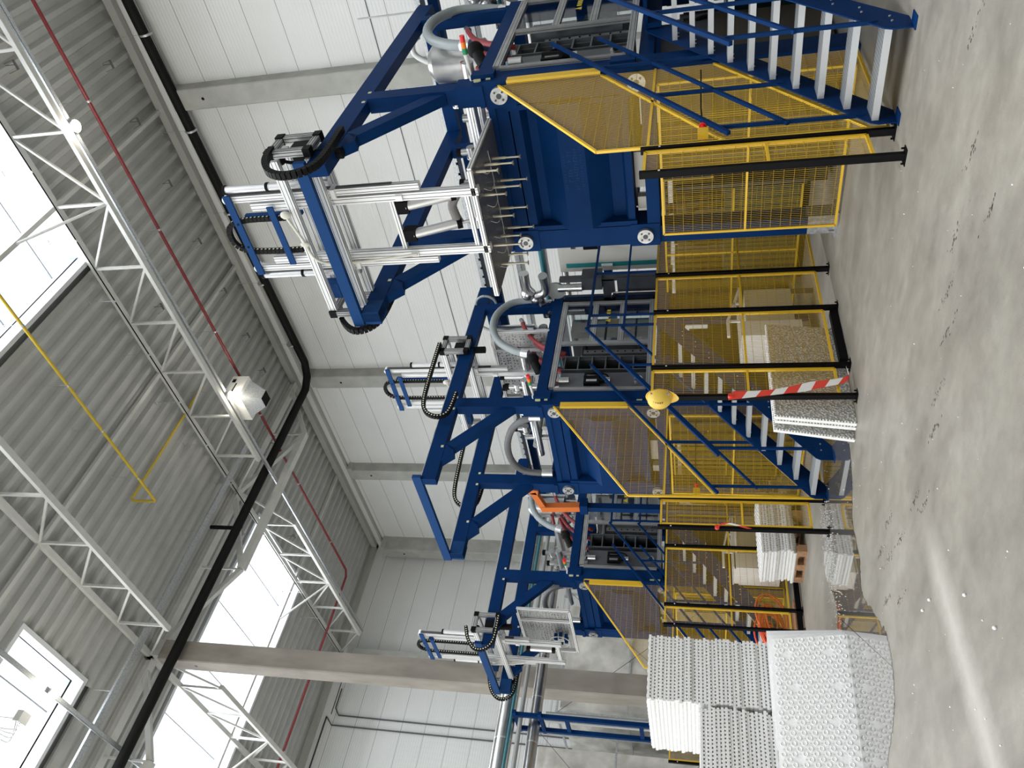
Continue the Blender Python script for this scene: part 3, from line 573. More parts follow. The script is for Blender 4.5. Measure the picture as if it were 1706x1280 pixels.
    # gripper
    if not tilt:
        ya, yb, zp = y0-.02, y0+1.12, zb+.02; xr, xl = X(.66), X(-.90)
        b = MB(); b.box((xl, ya, zp), (xr, yb, zp+.006)); pl = b.build('gripper_plate', PERF, o)
        b = MB(); b.prof((xr, ya, zp+.03), (xl, ya, zp+.03), .045, .045); b.prof((xr, yb, zp+.03), (xl, yb, zp+.03), .045, .045); b.prof((xr, ya, zp+.03), (xr, yb, zp+.03), .045, .045); b.prof((xl, ya, zp+.03), (xl, yb, zp+.03), .045, .045)
        b.prof((X(.45), y0, zp+.12), (X(-.3), y0, zp+.12), .045, .045); b.prof((X(.1), ya, zp+.05), (X(.1), yb, zp+.05), .045, .045); b.build('gripper_frame', [ALUW, GROOVE], o)
        random.seed(5)
        for k in range(13):
            x = X(.58-.118*k); y = y0+.10+((k*5) % 13)/13*.95
            L = .30 if k % 3 else .22; b = MB(); b.cyl((x, y, zp), (x, y, zp-L), .011, 8); b.cyl((x, y, zp-L*.5), (x, y, zp), .016, 8); b.cyl((x, y, zp-L-.02), (x, y, zp-L), .028, 10, .012); b.build('suction_needle', mat('needle_brass', (.5, .47, .36), .4, .6), pl)
        b = MB()
        for k in range(7):
            a = Vector((X(.5-.2*k), y0+.25, zp-.004)); b.tube(smooth_path([a, a+Vector((-.08, .1, -.05)), a+Vector((-.1, .3, -.04)), a+Vector((.02, .42, -.004))], 6), .0035, 5)
        b.build('air_line', HOSEW, pl)
        # tilting cylinders
        MB().prof((X(.43), y0+.02, zb+.98), (X(-.27), y0+.02, zb+.98), .05, .05).build('gripper_crossbar', [ALUW, GROOVE], o)
        for x in (.27, -.08):
            b = MB(); b.cyl((X(x), y0+.05, zb+.86), (X(x), y0+.22, zb+.38), .055, 18); b.box((X(x)-.07, y0, zb+.82), (X(x)+.07, y0+.12, zb+.96), 1); b.cyl((X(x), y0+.215, zb+.395), (X(x), y0+.235, zb+.34), .065, 18, mi=1); b.cyl((X(x), y0+.23, zb+.34), (X(x), y0+.32, zb+.08), .018, 10, mi=0); b.build('tilt_cylinder', [ALU, BLK], o)
        b = MB(); b.tube(smooth_path([(X(.32), y0+.3, zb+.1), (X(.26), y0+.34, zb+.3), (X(.12), y0+.3, zb+.42), (X(.0), y0+.25, zb+.40), (X(-.08), y0+.22, zb+.36)], 8), .05, 12, ribs=.06); b.build('gripper_hose', mat('grey_brown_hose', (.20, .19, .18), .5), o)
    else:
        yp = y0+.42; xr, xl = X(1.02), X(-.55); zl, zh = 4.02, 5.06
        b = MB(); b.box((xl, yp, zl), (xr, yp+.006, zh)); pl = b.build('gripper_plate', PERFL, o)
        b = MB(); b.prof((xr, yp-.03, zl), (xl, yp-.03, zl), .045, .05); b.prof((xr, yp-.03, zh), (xl, yp-.03, zh), .045, .05); b.prof((xr, yp-.03, zl), (xr, yp-.03, zh), .045, .045); b.prof((xl, yp-.03, zl), (xl, yp-.03, zh), .045, .045); b.prof((X(.62), yp-.04, zl), (X(.62), yp-.04, zh), .04, .05); b.build('gripper_frame', [ALUW, GROOVE], o)
        b = MB(); b.prof((X(.45), y0+.04, 4.3), (X(-.3), y0+.04, 4.3), .06, .07); b.build('gripper_crossbar', [ALUW, GROOVE], o)
        for x in (.22, -.05):
            b = MB(); b.cyl((X(x), y0+.12, 4.45), (X(x), y0+.12, 4.9), .05, 16); b.cyl((X(x), y0+.12, 4.9), (X(x), y0+.12, 4.98), .06, 16, mi=1); b.cyl((X(x), y0+.12, 4.40), (X(x), y0+.12, 4.46), .06, 16, mi=1); b.build('tilt_cylinder', [ALU, BLK], o)
        b = MB(); b.prof((X(.14), y0+.3, 4.28), (X(.02), y0+.3, 4.28), .05, .12)
        for a in range(6):
            t = a*math.pi/3; b.box((X(.08)+.12*math.cos(t)-.03, y0+.26, 4.28+.12*math.sin(t)-.03), (X(.08)+.12*math.cos(t)+.03, y0+.38, 4.28+.12*math.sin(t)+.03), 2)
        b.build('swivel_joint', [ALUW, GROOVE, BLUE], o)
        b = MB(); R = [(X(.08)+.2*math.cos(t/10), y0+.24, 4.3+.2*math.sin(t/10)) for t in range(0, 64, 3)]; b.tube(R, .009, 6); b.build('cable_loop', HOSEW, o)
        for k in range(6):
            x = X(.75-.25*k); z = 4.3+.35*(k % 2); MB().cyl((x, yp+.006, z), (x, yp+.22, z), .01, 8).build('suction_needle', MATS.get('needle_brass') or mat('needle_brass', (.5, .47, .36), .4, .6), pl)
    return o
def perf(name, col, rot=None):
    m = bpy.data.materials.new(name); m.use_nodes = True; nt = m.node_tree; b = nt.nodes['Principled BSDF']; N = nt.nodes.new; L = nt.links.new
    g = N('ShaderNodeNewGeometry'); tc = N('ShaderNodeTexCoord'); vo = N('ShaderNodeTexVoronoi'); vo.voronoi_dimensions = '2D'; vo.inputs['Scale'].default_value = 16; vo.inputs['Randomness'].default_value = .5; mp = N('ShaderNodeMapping'); mp.inputs['Rotation'].default_value = rot or (0, 0, 0); L(tc.outputs['Object'], mp.inputs[0]); L(mp.outputs[0], vo.inputs['Vector'])
    lt = N('ShaderNodeMath'); lt.operation = 'LESS_THAN'; lt.inputs[1].default_value = .21; L(vo.outputs['Distance'], lt.inputs[0])
    b.inputs['Base Color'].default_value = (*col, 1); b.inputs['Metallic'].default_value = .8; b.inputs['Roughness'].default_value = .4
    t = N('ShaderNodeBsdfTransparent'); mx = N('ShaderNodeMixShader'); L(lt.outputs[0], mx.inputs[0]); L(b.outputs[0], mx.inputs[1]); L(t.outputs[0], mx.inputs[2]); L(mx.outputs[0], nt.nodes['Material Output'].inputs[0]); return m
PERF = perf('perforated_steel', (.30, .30, .30)); PERFL = perf('perforated_aluminium', (.50, .50, .49), (math.pi/2, 0, 0))
r1 = make_robot(-4.27, 6.98, 6.6, False, 'aluminium gantry robot over the nearest press, its perforated plate lying flat')
chain(r1, [(XR+.16, 6.9, 5.80), (XR+.18, 6.6, 5.74), (XR+.18, 6.36, 5.6), (XR+.18, 6.26, 5.4), (XR+.18, 6.33, 5.2), (XR+.16, 6.6, 5.13), (XR+.14, 7.3, 5.16)], .06, .07)
chain(r1, [(XL-.12, 7.1, 5.86), (XL-.14, 6.8, 5.72), (XL-.14, 6.6, 5.5), (XL-.14, 6.68, 5.3), (XL-.14, 6.95, 5.22), (XL-.13, 7.6, 5.2)], .06, .07)
r2 = make_robot(-9.35, 9.72, 7.0, True, 'aluminium gantry robot standing back over the middle press, its plate turned upright')
c1 = chain(r2, [(-8.2, 9.7, 5.86), (-8.2, 8.9, 5.84), (-8.2, 8.3, 5.80), (-8.2, 8.05, 5.7), (-8.2, 7.95, 5.5), (-8.2, 8.05, 5.34), (-8.2, 8.5, 5.3)], .06, .06)
c2 = chain(r2, [(-10.46, 9.7, 5.86), (-10.46, 8.9, 5.84), (-10.46, 8.3, 5.80), (-10.46, 8.05, 5.7), (-10.46, 7.95, 5.5), (-10.46, 8.05, 5.34), (-10.46, 8.5, 5.3)], .06, .06)
r3 = make_robot(-14.37, 7.33, 7.05, True, 'small looking gantry robot on the farthest press, hanging in front of the concrete column')
r3.scale = (1, 1, 1)
chain(r3, [(-13.22, 7.2, 5.95), (-13.2, 6.95, 5.86), (-13.2, 6.75, 5.7), (-13.2, 6.75, 5.5), (-13.2, 6.95, 5.36), (-13.2, 7.5, 5.34)], .06, .06)
chain(r3, [(-15.48, 7.3, 5.95), (-15.5, 7.0, 5.84), (-15.5, 6.85, 5.65), (-15.5, 6.9, 5.45), (-15.5, 7.1, 5.36), (-15.5, 7.6, 5.34)], .06, .06)
# ------------------------------------------------------------------ wire mesh guards
def clip(poly, a):
    """crossings of the line u=a with the polygon, as sorted v values"""
    out = []
    for (u0_, v0), (u1, v1) in zip(poly, poly[1:]+poly[:1]):
        if (u0_ <= a < u1) or (u1 <= a < u0_): out.append(v0+(v1-v0)*(a-u0_)/(u1-u0_))
    return sorted(out)
def mesh_panel(name, label, mapf, poly, bars=(), cat='fence panel', group='yellow wire mesh guard panels', pu=.0235, pv=.108, fw=.026):
    us = [p[0] for p in poly]; vs = [p[1] for p in poly]; base = mapf((us[0]+us[1])/2, min(vs), 0)
    o = thing(name, label, cat, base, group); fb = MB()
    for a, b in zip(poly, poly[1:]+poly[:1]): fb.beam(mapf(*a, 0), mapf(*b, 0), fw, fw)
    fr = fb.build('frame', YEL, o)
    for a, b in bars: MB().beam(mapf(*a, 0), mapf(*b, 0), fw*.9, fw*.9).build('bar', YEL, o)
    wb = MB(); u = min(us)+pu/2; r = .0017
    while u < max(us):
        c = clip(poly, u)
        for z0, z1 in zip(c[::2], c[1::2]): wb.beam(mapf(u, z0, .003), mapf(u, z1, .003), 2*r, 2*r)
        u += pu
    pl = [(v, u) for u, v in poly]; v = min(vs)+pv/2
    while v < max(vs):
        c = clip(pl, v)
        for z0, z1 in zip(c[::2], c[1::2]): wb.beam(mapf(z0, v, -.003), mapf(z1, v, -.003), 2.2*r, 2.2*r)
        v += pv
    wb.build('wire_mesh', YELW, o); return o
def fx(x): return lambda u, v, n: (x+n, u, v)      # panel in a plane x = const, u is y
def fy(y): return lambda u, v, n: (u, y+n, v)
def post(x, y, h, label, face='x'):
    o = thing('fence_post', label, 'fence post', (x, y, 0), 'black fence posts')
    MB().box((x-.03, y-.02, 0.006), (x+.03, y+.02, h)).build('post', BLK, o)
    b = MB(); b.box((x-.07, y-.045, 0), (x+.07, y+.045, .006)); b.cyl((x+.05, y+.03, 0), (x+.05, y+.03, .03), .009, 6); b.cyl((x-.05, y-.03, 0), (x-.05, y-.03, .03), .009, 6); b.build('base_plate', BLK, o)
    MB().cyl((x+.03, y, h*.92), (x+.033, y, h*.92), .010, 8).build('cap_screw', WHITE, o); return o
# guards of the nearest press
side = [(8.14, .04), (6.42, .04), (6.40, 2.43), (8.08, 3.62), (8.14, 3.62)]
mesh_panel('mesh_guard', 'tall slant-topped yellow mesh guard beside the nearest stairs', fx(-3.235), side, [((8.1, 2.52), (6.42, 1.33)), ((8.1, 1.38), (6.42, .17)), ((8.1, 1.96), (6.4, 1.98))])
mesh_panel('mesh_guard', 'narrow yellow mesh strip between the two nearest black posts', fx(-3.24), [(6.32, .22), (5.98, .22), (5.98, 2.0), (6.32, 2.0)], [((6.32, 1.0), (5.98, 1.0))])
mesh_panel('mesh_guard', 'wide yellow mesh gate under the big blue platen of the nearest press', fy(8.02), [(-5.17, .04), (-3.36, .04), (-3.36, 1.94), (-5.17, 1.94)], [((-5.17, 1.02), (-3.36, 1.02))])
post(-3.24, 5.94, 2.035, 'nearest black fence post, left of the narrow mesh strip'); post(-3.24, 6.36, 2.04, 'black fence post between the narrow mesh strip and the nearest stairs')
for dx, dy, zs, l in ((0, 0, 1, 'nearest'), (DX2, DY2, ZS2, 'middle'), (DX3, DY3, ZS3, 'farthest')):
    h = MB()
    for k in range(3): h.box((-3.20+dx, 8.03+dy+.035*k, 2.52*zs), (-3.165+dx, 8.06+dy+.035*k, 3.52*zs))
    h.box((-3.205+dx, 8.03+dy, 2.52*zs), (-3.195+dx, 8.13+dy, 3.52*zs)); tag(h.build('guard_hinge', YEL), 'ribbed yellow hinge strip on the corner column of the %s press' % l, 'hinge strip', 'yellow hinge strips')
# run between nearest and middle press
Y5 = [9.35, 8.27, 7.51, 6.52, 6.05]
PL5 = ['yellow mesh panel right behind the galvanised press foot', 'yellow mesh panel between the third and fourth black post of the middle run', 'yellow mesh panel in front of the cream cart', 'short yellow mesh panel behind the red and white tape']
for k in range(4):
    a, b = Y5[k], Y5[k+1]; mesh_panel('mesh_guard', PL5[k], fx(-5.97), [(a-.036, .16), (b+.036, .16), (b+.036, 2.06), (a-.036, 2.06)], [((a-.036, 1.05), (b+.036, 1.05))])
for y, l in zip(Y5[1:], ['black fence post next to the galvanised press foot', 'black fence post right of the cream cart', 'black fence post standing at the end of the black floor rail', 'black fence post with the yellow helmet hung on top']): post(-5.95, y, 2.08, l)
# middle press guards
def shift(poly, dy, zs): return [(u+dy, v*zs) for u, v in poly]
mesh_panel('mesh_guard', 'slant-topped yellow mesh guard of the middle press', fx(-8.30), shift(side, .17, 1.025), [((8.27, 2.58), (6.6, 1.36)), ((8.27, 1.41), (6.6, .17)), ((8.27, 2.0), (6.6, 2.02))])
mesh_panel('mesh_guard', 'wide yellow mesh gate under the platen of the middle press', fy(8.19), [(-10.26, .04), (-8.44, .04), (-8.44, 1.98), (-10.26, 1.98)], [((-10.26, 1.04), (-8.44, 1.04))])
mesh_panel('mesh_guard', 'narrow yellow mesh strip in front of the white board stack', fx(-8.43), [(6.6, .2), (6.22, .2), (6.22, 2.06), (6.6, 2.06)], [((6.6, 1.03), (6.22, 1.03))])
post(-8.43, 6.17, 2.1, 'black fence post standing in the puddle, with a scrap of red tape'); post(-8.43, 6.66, 2.1, 'black fence post at the foot of the middle stairs')
Y6 = [9.3, 8.0, 6.86, 6.5]
PL6 = ['far yellow mesh panel above the white board stack', 'yellow mesh panel in front of the far cream cart', 'short yellow mesh panel next to the big board stack']
for k in range(3):
    a, b = Y6[k], Y6[k+1]; mesh_panel('mesh_guard', PL6[k], fx(-11.5), [(a-.03, .2), (b+.03, .2), (b+.03, 2.12), (a-.03, 2.12)], [((a-.03, 1.08), (b+.03, 1.08))], pv=.11)
for y, l in zip(Y6, ['far black fence post near the base of the middle press', 'black fence post rising behind the white board stack', 'black fence post above the orange hose coil', 'last black fence post before the big board stack']): post(-11.47, y, 2.14, l)
tag(MB().box((-11.52, 6.5, .02), (-11.44, 7.9, .10)).build('floor_rail', BLK), 'long black steel rail lying along the far fence', 'rail')
mesh_panel('mesh_guard', 'slant-topped yellow mesh guard of the farthest press', fx(-13.28), shift(side, .25, 1.043), [((8.35, 2.62), (6.68, 1.38)), ((8.35, 1.45), (6.68, .18)), ((8.35, 2.04), (6.68, 2.06))])
mesh_panel('mesh_guard', 'wide yellow mesh gate under the platen of the farthest press', fy(8.27), [(-15.2, .04), (-13.4, .04), (-13.4, 2.02), (-15.2, 2.02)], [((-15.2, 1.06), (-13.4, 1.06))])
mesh_panel('mesh_guard', 'lone small yellow mesh panel far left, seen over the lower board stack', fx(-16.0), [(6.44, .2), (6.16, .2), (6.16, 2.18), (6.44, 2.18)])
post(-16.0, 6.12, 2.2, 'far left black fence post seen over the lower board stack')
tag(MB().box((-6.03, 6.62, 0.01), (-5.95, 7.46, .09)).build('floor_rail', BLK), 'short black steel rail lying under the mesh in front of the leaning boards', 'rail')
# emergency stop boxes with their cable
def estop(x, y, z, ztop, label):
    o = thing('stop_switch', label, 'switch', (x, y, z), 'yellow stop switch boxes')
    MB().box((x-.03, y-.05, z-.045), (x+.03, y+.05, z+.045)).build('box', YEL, o)
    b = MB(); b.cyl((x+.02, y+.05, z), (x+.02, y+.085, z), .02, 12); b.cyl((x+.02, y+.085, z), (x+.02, y+.10, z), .034, 14); b.build('button', RED, o)
    MB().tube([(x, y+.06, z), (x, y+.5, z+.01), (x, y+1.35, z+.0)], .008, 6).build('cable', BLK, o)
estop(-3.19, 6.5, 1.51, 2, 'yellow stop switch with red button on the nearest slanted guard')
estop(-8.38, 6.72, 1.6, 2, 'yellow stop switch with red button by the middle stairs')
# ------------------------------------------------------------------ stairs with service platform
def make_stairs():
    xl, xr = -3.14, -2.40; o = thing('steel_staircase', 'nearest blue steel staircase with chequered galvanised treads', 'staircase', (-2.77, 6.4, 0), 'blue staircases beside the presses')
    sl = .727
    for x in (xl, xr):
        b = MB(); y0, z0 = 6.28, 0
        pr = [(6.30, 0.0), (6.52, 0.0), (9.06, 1.86), (9.06, 2.10), (8.90, 2.07), (6.33, .20), (6.30, .15)]
        b.extr(pr, 'x', x-.005, x+.005); st = b.build('stringer', BLUE, o)
        MB().box((x-.01, 6.26, 0), (x+.09, 6.40, .008)).build('foot_plate', BLUE, st)
        bb = MB()
        for k in range(10): y = 6.42+.245*k; z = .13+.178*k; bb.cyl((x+.005, y+.03, z), (x+.013, y+.03, z), .010, 6); bb.cyl((x+.005, y+.13, z), (x+.013, y+.13, z), .010, 6)
        bb.build('bolts', GALV, st)
    for k in range(10):
        y, z = 6.36+.245*k, .19+.178*k
        nz = MB(); nz.box((xl+.006, y-.004, z-.052), (xr-.006, y+.004, z+.001)); b = MB(); b.box((xl+.006, y+.004, z-.005), (xr-.006, y+.23, z)); b.box((xl+.006, y+.224, z-.035), (xr-.006, y+.23, z)); b.box((xl+.006, y, z-.05), (xl+.012, y+.2, z)); b.box((xr-.012, y, z-.05), (xr-.006, y+.2, z))
        t_ = b.build('tread', TREAD, o); nz.build('tread_nose', NOSE, t_)
    Z = lambda y, off: (y-6.39)*sl+off
    for x in (xl, xr):
        b = MB(); b.beam((x, 6.36, 1.30), (x, 8.9, Z(8.9, 1.31)), .035, .035); b.build('handrail', BLUE, o)
        b = MB(); b.beam((x, 6.45, .82), (x, 8.9, Z(8.9, .78)), .03, .03); b.build('mid_rail', BLUE, o)
        for y in (6.48, 7.25, 8.05):
            MB().beam((x, y, Z(y, .16)), (x, y, Z(y, 1.31)), .03, .03).build('baluster', BLUE, o)
    # platform
    b = MB(); b.box((xl+.02, 8.95, 2.06), (xr+.02, 11.4, 2.10)); b.beam((xr, 8.95, 2.0), (xr, 11.4, 2.0), .06, .16); b.beam((xl+.05, 8.95, 2.0), (xl+.05, 11.4, 2.0), .05, .16); b.build('platform', BLUE, o)
    for y in (9.0, 11.3): MB().beam((xr, y, 0), (xr, y, 1.95), .08, .08).build('platform_leg', BLUE, o)
    b = MB(); b.beam((xr, 8.9, 3.10), (xr, 11.4, 3.10), .035, .035); b.build('handrail', BLUE, o)
    b = MB(); b.beam((xr, 8.9, 2.57), (xr, 11.4, 2.57), .03, .03); b.build('mid_rail', BLUE, o)
    for y in (8.95, 9.2, 10.3, 11.35): MB().beam((xr, y, 2.1), (xr, y, 3.1), .03, .03).build('baluster', BLUE, o)
    return o
def tread_mat():
    m = mat('chequered_tread', (.45, .47, .48), .45, .6); nt = m.node_tree; N = nt.nodes.new; L = nt.links.new; b = nt.nodes['Principled BSDF']
    tc = N('ShaderNodeTexCoord'); mp = N('ShaderNodeMapping'); mp.inputs['Rotation'].default_value = (0, 0, .785); mp.inputs['Scale'].default_value = (40, 40, 40); L(tc.outputs['Object'], mp.inputs[0])
    c = N('ShaderNodeTexChecker'); c.inputs['Scale'].default_value = 1; L(mp.outputs[0], c.inputs['Vector']); bp = N('ShaderNodeBump'); bp.inputs['Strength'].default_value = .8; bp.inputs['Distance'].default_value = .004; L(c.outputs['Fac'], bp.inputs['Height']); L(bp.outputs[0], b.inputs['Normal'])
    mx = N('ShaderNodeMixRGB'); L(c.outputs['Fac'], mx.inputs[0]); mx.inputs[1].default_value = (.30, .32, .34, 1); mx.inputs[2].default_value = (.50, .52, .53, 1); L(mx.outputs[0], b.inputs['Base Color']); return m
TREAD = tread_mat(); NOSE = mat('galvanised_nose', (.55, .57, .58), .45, .3)
st = make_stairs()
copy_thing(st, (-5.06, .2, 0), 'blue steel staircase of the middle press, its foot in the puddle', ZS2)
copy_thing(st, (-10.05, .28, 0), 'far blue steel staircase seen through the mesh, by the orange hose coil', ZS3)
# ------------------------------------------------------------------ services behind the presses
o = thing('service_rack', 'blue steel rack with cable trays running behind all presses', 'pipe rack', (-8, 12.3, 0))
for z in (5.45, 3.2): MB().beam((3, 12.3, z), (-16.4, 12.3, z), .12, .16).build('rail', BLUE, o)
for x in (1.0, -2.6, -7.4, -12.3, -16.3): MB().beam((x, 12.3, 0), (x, 12.3, 5.5), .14, .14).build('upright', BLUE, o)
b = MB(); b.box((-16.4, 12.0, 5.56), (3, 12.22, 5.57)); b.box((-16.4, 12.0, 5.56), (3, 12.005, 5.66)); b.box((-16.4, 12.215, 5.56), (3, 12.22, 5.66))
for k in range(96): x = -16.3+.2*k; b.box((x, 12.0, 5.57), (x+.05, 12.22, 5.6))
b.build('cable_tray', GALV, o)
b = MB(); b.box((-16.4, 12.4, 4.9), (3, 12.7, 4.91)); b.box((-16.4, 12.4, 4.9), (3, 12.405, 5.0)); b.box((-16.4, 12.695, 4.9), (3, 12.7, 5.0)); b.build('cable_tray', GALV, o)
for z, y, r, m_, nm in ((4.55, 12.9, .09, ALU, 'insulated pipe on wall side, upper of the pair behind the presses'), (4.15, 12.9, .07, ALU, 'insulated pipe on wall side, lower of the pair behind the presses'), (4.35, 11.9, .05, mat('teal_pipe', (.03, .16, .19), .4), 'thin teal water pipe running behind the presses')):
    q = thing('service_pipe', nm, 'pipe', (-8, y, z)); MB().cyl((3, y, z), (-17.5, y, z), r, 14).build('pipe', m_, q)
    b = MB()
    for x in (-2.6, -7.4, -12.3, -16.3): b.beam((x, 12.3, z-r-.02), (x, y+.15, z-r-.02), .05, .04)
    b.build('bracket', BLUE, q)
# mezzanine with control cabinets between nearest and middle press
o = thing('mezzanine', 'dark blue service deck at the back between the presses', 'platform', (-6.5, 12, 0))
MB().box((-16, 11.45, 2.02), (2.5, 12.15, 2.1)).build('deck', BLUE, o)
for x in (-15.9, -11.2, -6.3, -1.4, 2.4): MB().beam((x, 11.55, 0), (x, 11.55, 2.02), .1, .1).build('leg', BLUE, o)
def cabinet(x1, w, y, z0, z1, label, screen=True):
    o = thing('control_cabinet', label, 'cabinet', (x1-w/2, y, z0), 'grey control cabinets with teal stripes')
    MB().box((x1-w, y, z0), (x1, y+.5, z1)).build('body', CAB, o)
    for k in range(2):
        a = x1-w*k/2-.02; c = x1-w*(k+1)/2+.02
        d = MB().box((c, y-.02, z0+.1), (a, y, z1-.05)).build('door', CAB, o)
        MB().box((c+.08, y-.024, z0+.1), (c+.17, y-.02, z1-.12)).build('teal_stripe', TEAL, d)
        MB().box((c+.10, y-.05, z0+.9), (c+.14, y-.024, z0+1.1)).build('handle', WHITE, d)
    if screen:
        b = MB(); b.box((x1-w*.62, y-.03, z1-.72), (x1-w*.38, y-.02, z1-.46)); s_ = b.build('screen', BLK, o)
        b = MB(); b.box((x1-w*.40, y-.028, z1-.32), (x1-w*.33, y-.02, z1-.24)); b.box((x1-w*.60, y-.028, z1-.32), (x1-w*.53, y-.02, z1-.24)); b.build('meter', DSTEEL, o)
        MB().box((x1-w*.33, y-.028, z1-1.05), (x1-w*.26, y-.02, z1-.85)).build('label', MATS['sticker_yellow'], o)
        MB().cyl((x1-w*.35, y-.02, z1-.80), (x1-w*.35, y-.05, z1-.80), .03, 12).build('emergency_button', RED, o)
    return o
cabinet(-6.85, 1.25, 11.5, 2.1, 3.95, 'grey control cabinet with a teal stripe and black screen, between nearest and middle press')
cabinet(-11.9, 1.1, 11.5, 2.1, 3.95, 'grey control cabinet between middle and farthest press')
cabinet(-1.1, 1.1, 11.5, 2.1, 3.95, 'grey control cabinet behind the nearest stairs', False)
def power_unit(x, y, label, w=1.7):
    o = thing('hydraulic_unit', label, 'hydraulic unit', (x, y, 0), 'dark green hydraulic units')
    MB().box((x-w/2, y, .1), (x+w/2, y+.9, 1.15)).build('tank', mat('dark_green_paint', (.008, .045, .045), .45), o)
    MB().box((x-w/2+.05, y+.05, 0), (x+w/2-.05, y+.85, .1)).build('plinth', BLK, o)
    for d in (-.4, .3):
        b = MB(); b.cyl((x+d, y+.45, 1.15), (x+d, y+.45, 1.75), .16, 18); b.cyl((x+d, y+.45, 1.75), (x+d, y+.45, 1.85), .1, 14)
        for k in range(9): a = k*math.tau/9; b.box((x+d+.16*math.cos(a)-.01, y+.45+.16*math.sin(a)-.01, 1.2), (x+d+.175*math.cos(a)+.01, y+.45+.175*math.sin(a)+.01, 1.7))
        b.build('motor', DSTEEL, o)
    b = MB(); b.tube(smooth_path([(x-.1, y+.1, 1.15), (x-.1, y+.05, 1.6), (x+.2, y+.1, 1.8), (x+.5, y+.1, 1.5), (x+.5, y+.1, 1.15)]), .03, 8); b.build('hose', RUB, o); return o
power_unit(-1.2, 9.4, 'dark green hydraulic unit behind the nearest stairs', 1.9)
power_unit(-6.7, 10.2, 'dark green hydraulic unit between the nearest and the middle press')
power_unit(-11.7, 10.3, 'dark green hydraulic unit between the middle and the farthest press')
power_unit(-4.3, 10.95, 'dark green hydraulic unit right behind the nearest press')
power_unit(-9.4, 11.1, 'dark green hydraulic unit right behind the middle press')
power_unit(-14.3, 11.2, 'dark green hydraulic unit right behind the farthest press')
# dark switchgear under the mezzanine
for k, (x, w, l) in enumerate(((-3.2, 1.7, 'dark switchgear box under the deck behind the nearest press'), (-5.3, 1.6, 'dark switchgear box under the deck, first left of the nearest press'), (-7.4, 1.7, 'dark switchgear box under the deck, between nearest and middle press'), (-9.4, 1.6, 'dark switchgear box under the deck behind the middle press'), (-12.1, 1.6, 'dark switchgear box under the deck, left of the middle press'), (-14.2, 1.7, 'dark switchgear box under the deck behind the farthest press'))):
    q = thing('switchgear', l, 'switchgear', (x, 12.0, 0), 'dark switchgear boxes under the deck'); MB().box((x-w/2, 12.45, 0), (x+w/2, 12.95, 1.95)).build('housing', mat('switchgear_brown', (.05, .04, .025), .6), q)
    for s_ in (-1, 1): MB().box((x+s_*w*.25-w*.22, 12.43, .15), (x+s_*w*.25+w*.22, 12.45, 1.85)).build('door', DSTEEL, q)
for x0, x1, l in ((-5.5, -8.0, 'rear yellow mesh guard between nearest and middle press'), (-10.6, -13.1, 'rear yellow mesh guard between middle and farthest press')):
    mesh_panel('mesh_guard', l, fy(9.9), [(x0, .15), (x1, .15), (x1, 2.0), (x0, 2.0)], [((x0, 1.05), (x1, 1.05)), (((x0+x1)/2, .15), ((x0+x1)/2, 2.0))])
# black screw feeder with polished cylinders left of the middle press door
def feeder(x, y, label):
    o = thing('material_feeder', label, 'feeder', (x, y, 2.1), 'black feeder units behind the presses')
    b = MB(); b.box((x-.5, y, 2.1), (x+.1, y+.08, 2.9)); b.box((x-.45, y-.02, 2.95), (x+.05, y+.1, 3.15)); b.box((x-.1, y-.1, 3.15), (x+.14, y+.2, 3.5)); b.box((x-.42, y-.02, 2.3), (x-.34, y+.1, 3.9)); b.box((x+.02, y-.02, 2.1), (x+.08, y+.1, 3.9)); b.build('frame', DSTEEL, o)
    b = MB(); b.cyl((x-.05, y-.08, 3.5), (x-.05, y-.08, 3.92), .07, 16); b.build('cylinder', STEEL, o)
    b = MB(); b.tube(smooth_path([(x-.2, y-.06, 2.1), (x-.2, y-.06, 2.9), (x-.2, y-.1, 2.98), (x-.3, y-.1, 3.0)]), .014, 8); b.build('lube_line', STEEL, o); return o
feeder(-7.98, 11.0, 'black feeder with polished cylinder right of the middle press doors'); feeder(-12.75, 11.0, 'black feeder with polished cylinder right of the farthest press doors')
# stainless valve manifolds on the presses' rear corner
def manifold(x, y, z, label):
    o = thing('valve_manifold', label, 'valve manifold', (x, y, z), 'stainless valve manifolds')
    b = MB(); b.tube(smooth_path([(x+.45, y-.1, z-.05), (x+.15, y, z-.05), (x, y, z), (x-.05, y, z+.15)], 6), .08, 14); b.tube(smooth_path([(x+.45, y, z+.3), (x+.15, y, z+.3), (x+.0, y, z+.22)], 6), .09, 14); b.build('elbow_pipe', STEEL, o)
    b = MB(); b.ball((x, y, z+.3), .12, 16, 10); b.ball((x-.13, y, z+.16), .10, 16, 10); b.build('sphere_valve', STEEL, o)
    for k in range(5):
        a = k*1.3; q = (x-.1-.07*k, y-.1+.05*math.sin(a), z-.05+.09*math.cos(a)); b = MB(); b.cyl(q, (q[0]+.1*math.cos(a), q[1]-.1, q[2]+.1*math.sin(a)), .035, 12); b.cyl((q[0]-.03, q[1], q[2]), (q[0]+.03, q[1], q[2]), .055, 12); b.build('clamp_fitting', STEEL if k % 2 else DSTEEL, o)
    b = MB(); b.cyl((x+.02, y+.02, z-.22), (x+.02, y+.06, z-.22), .17, 20); b.build('cover_plate', GREY, o)
    return o
manifold(-8.15, 10.95, 4.2, 'shiny stainless valve manifold on the rear corner of the middle press')
manifold(-3.2, 11.2, 4.2, 'shiny stainless valve manifold on the rear corner of the nearest press')
manifold(-13.2, 11.1, 4.25, 'shiny stainless valve manifold on the rear corner of the farthest press')
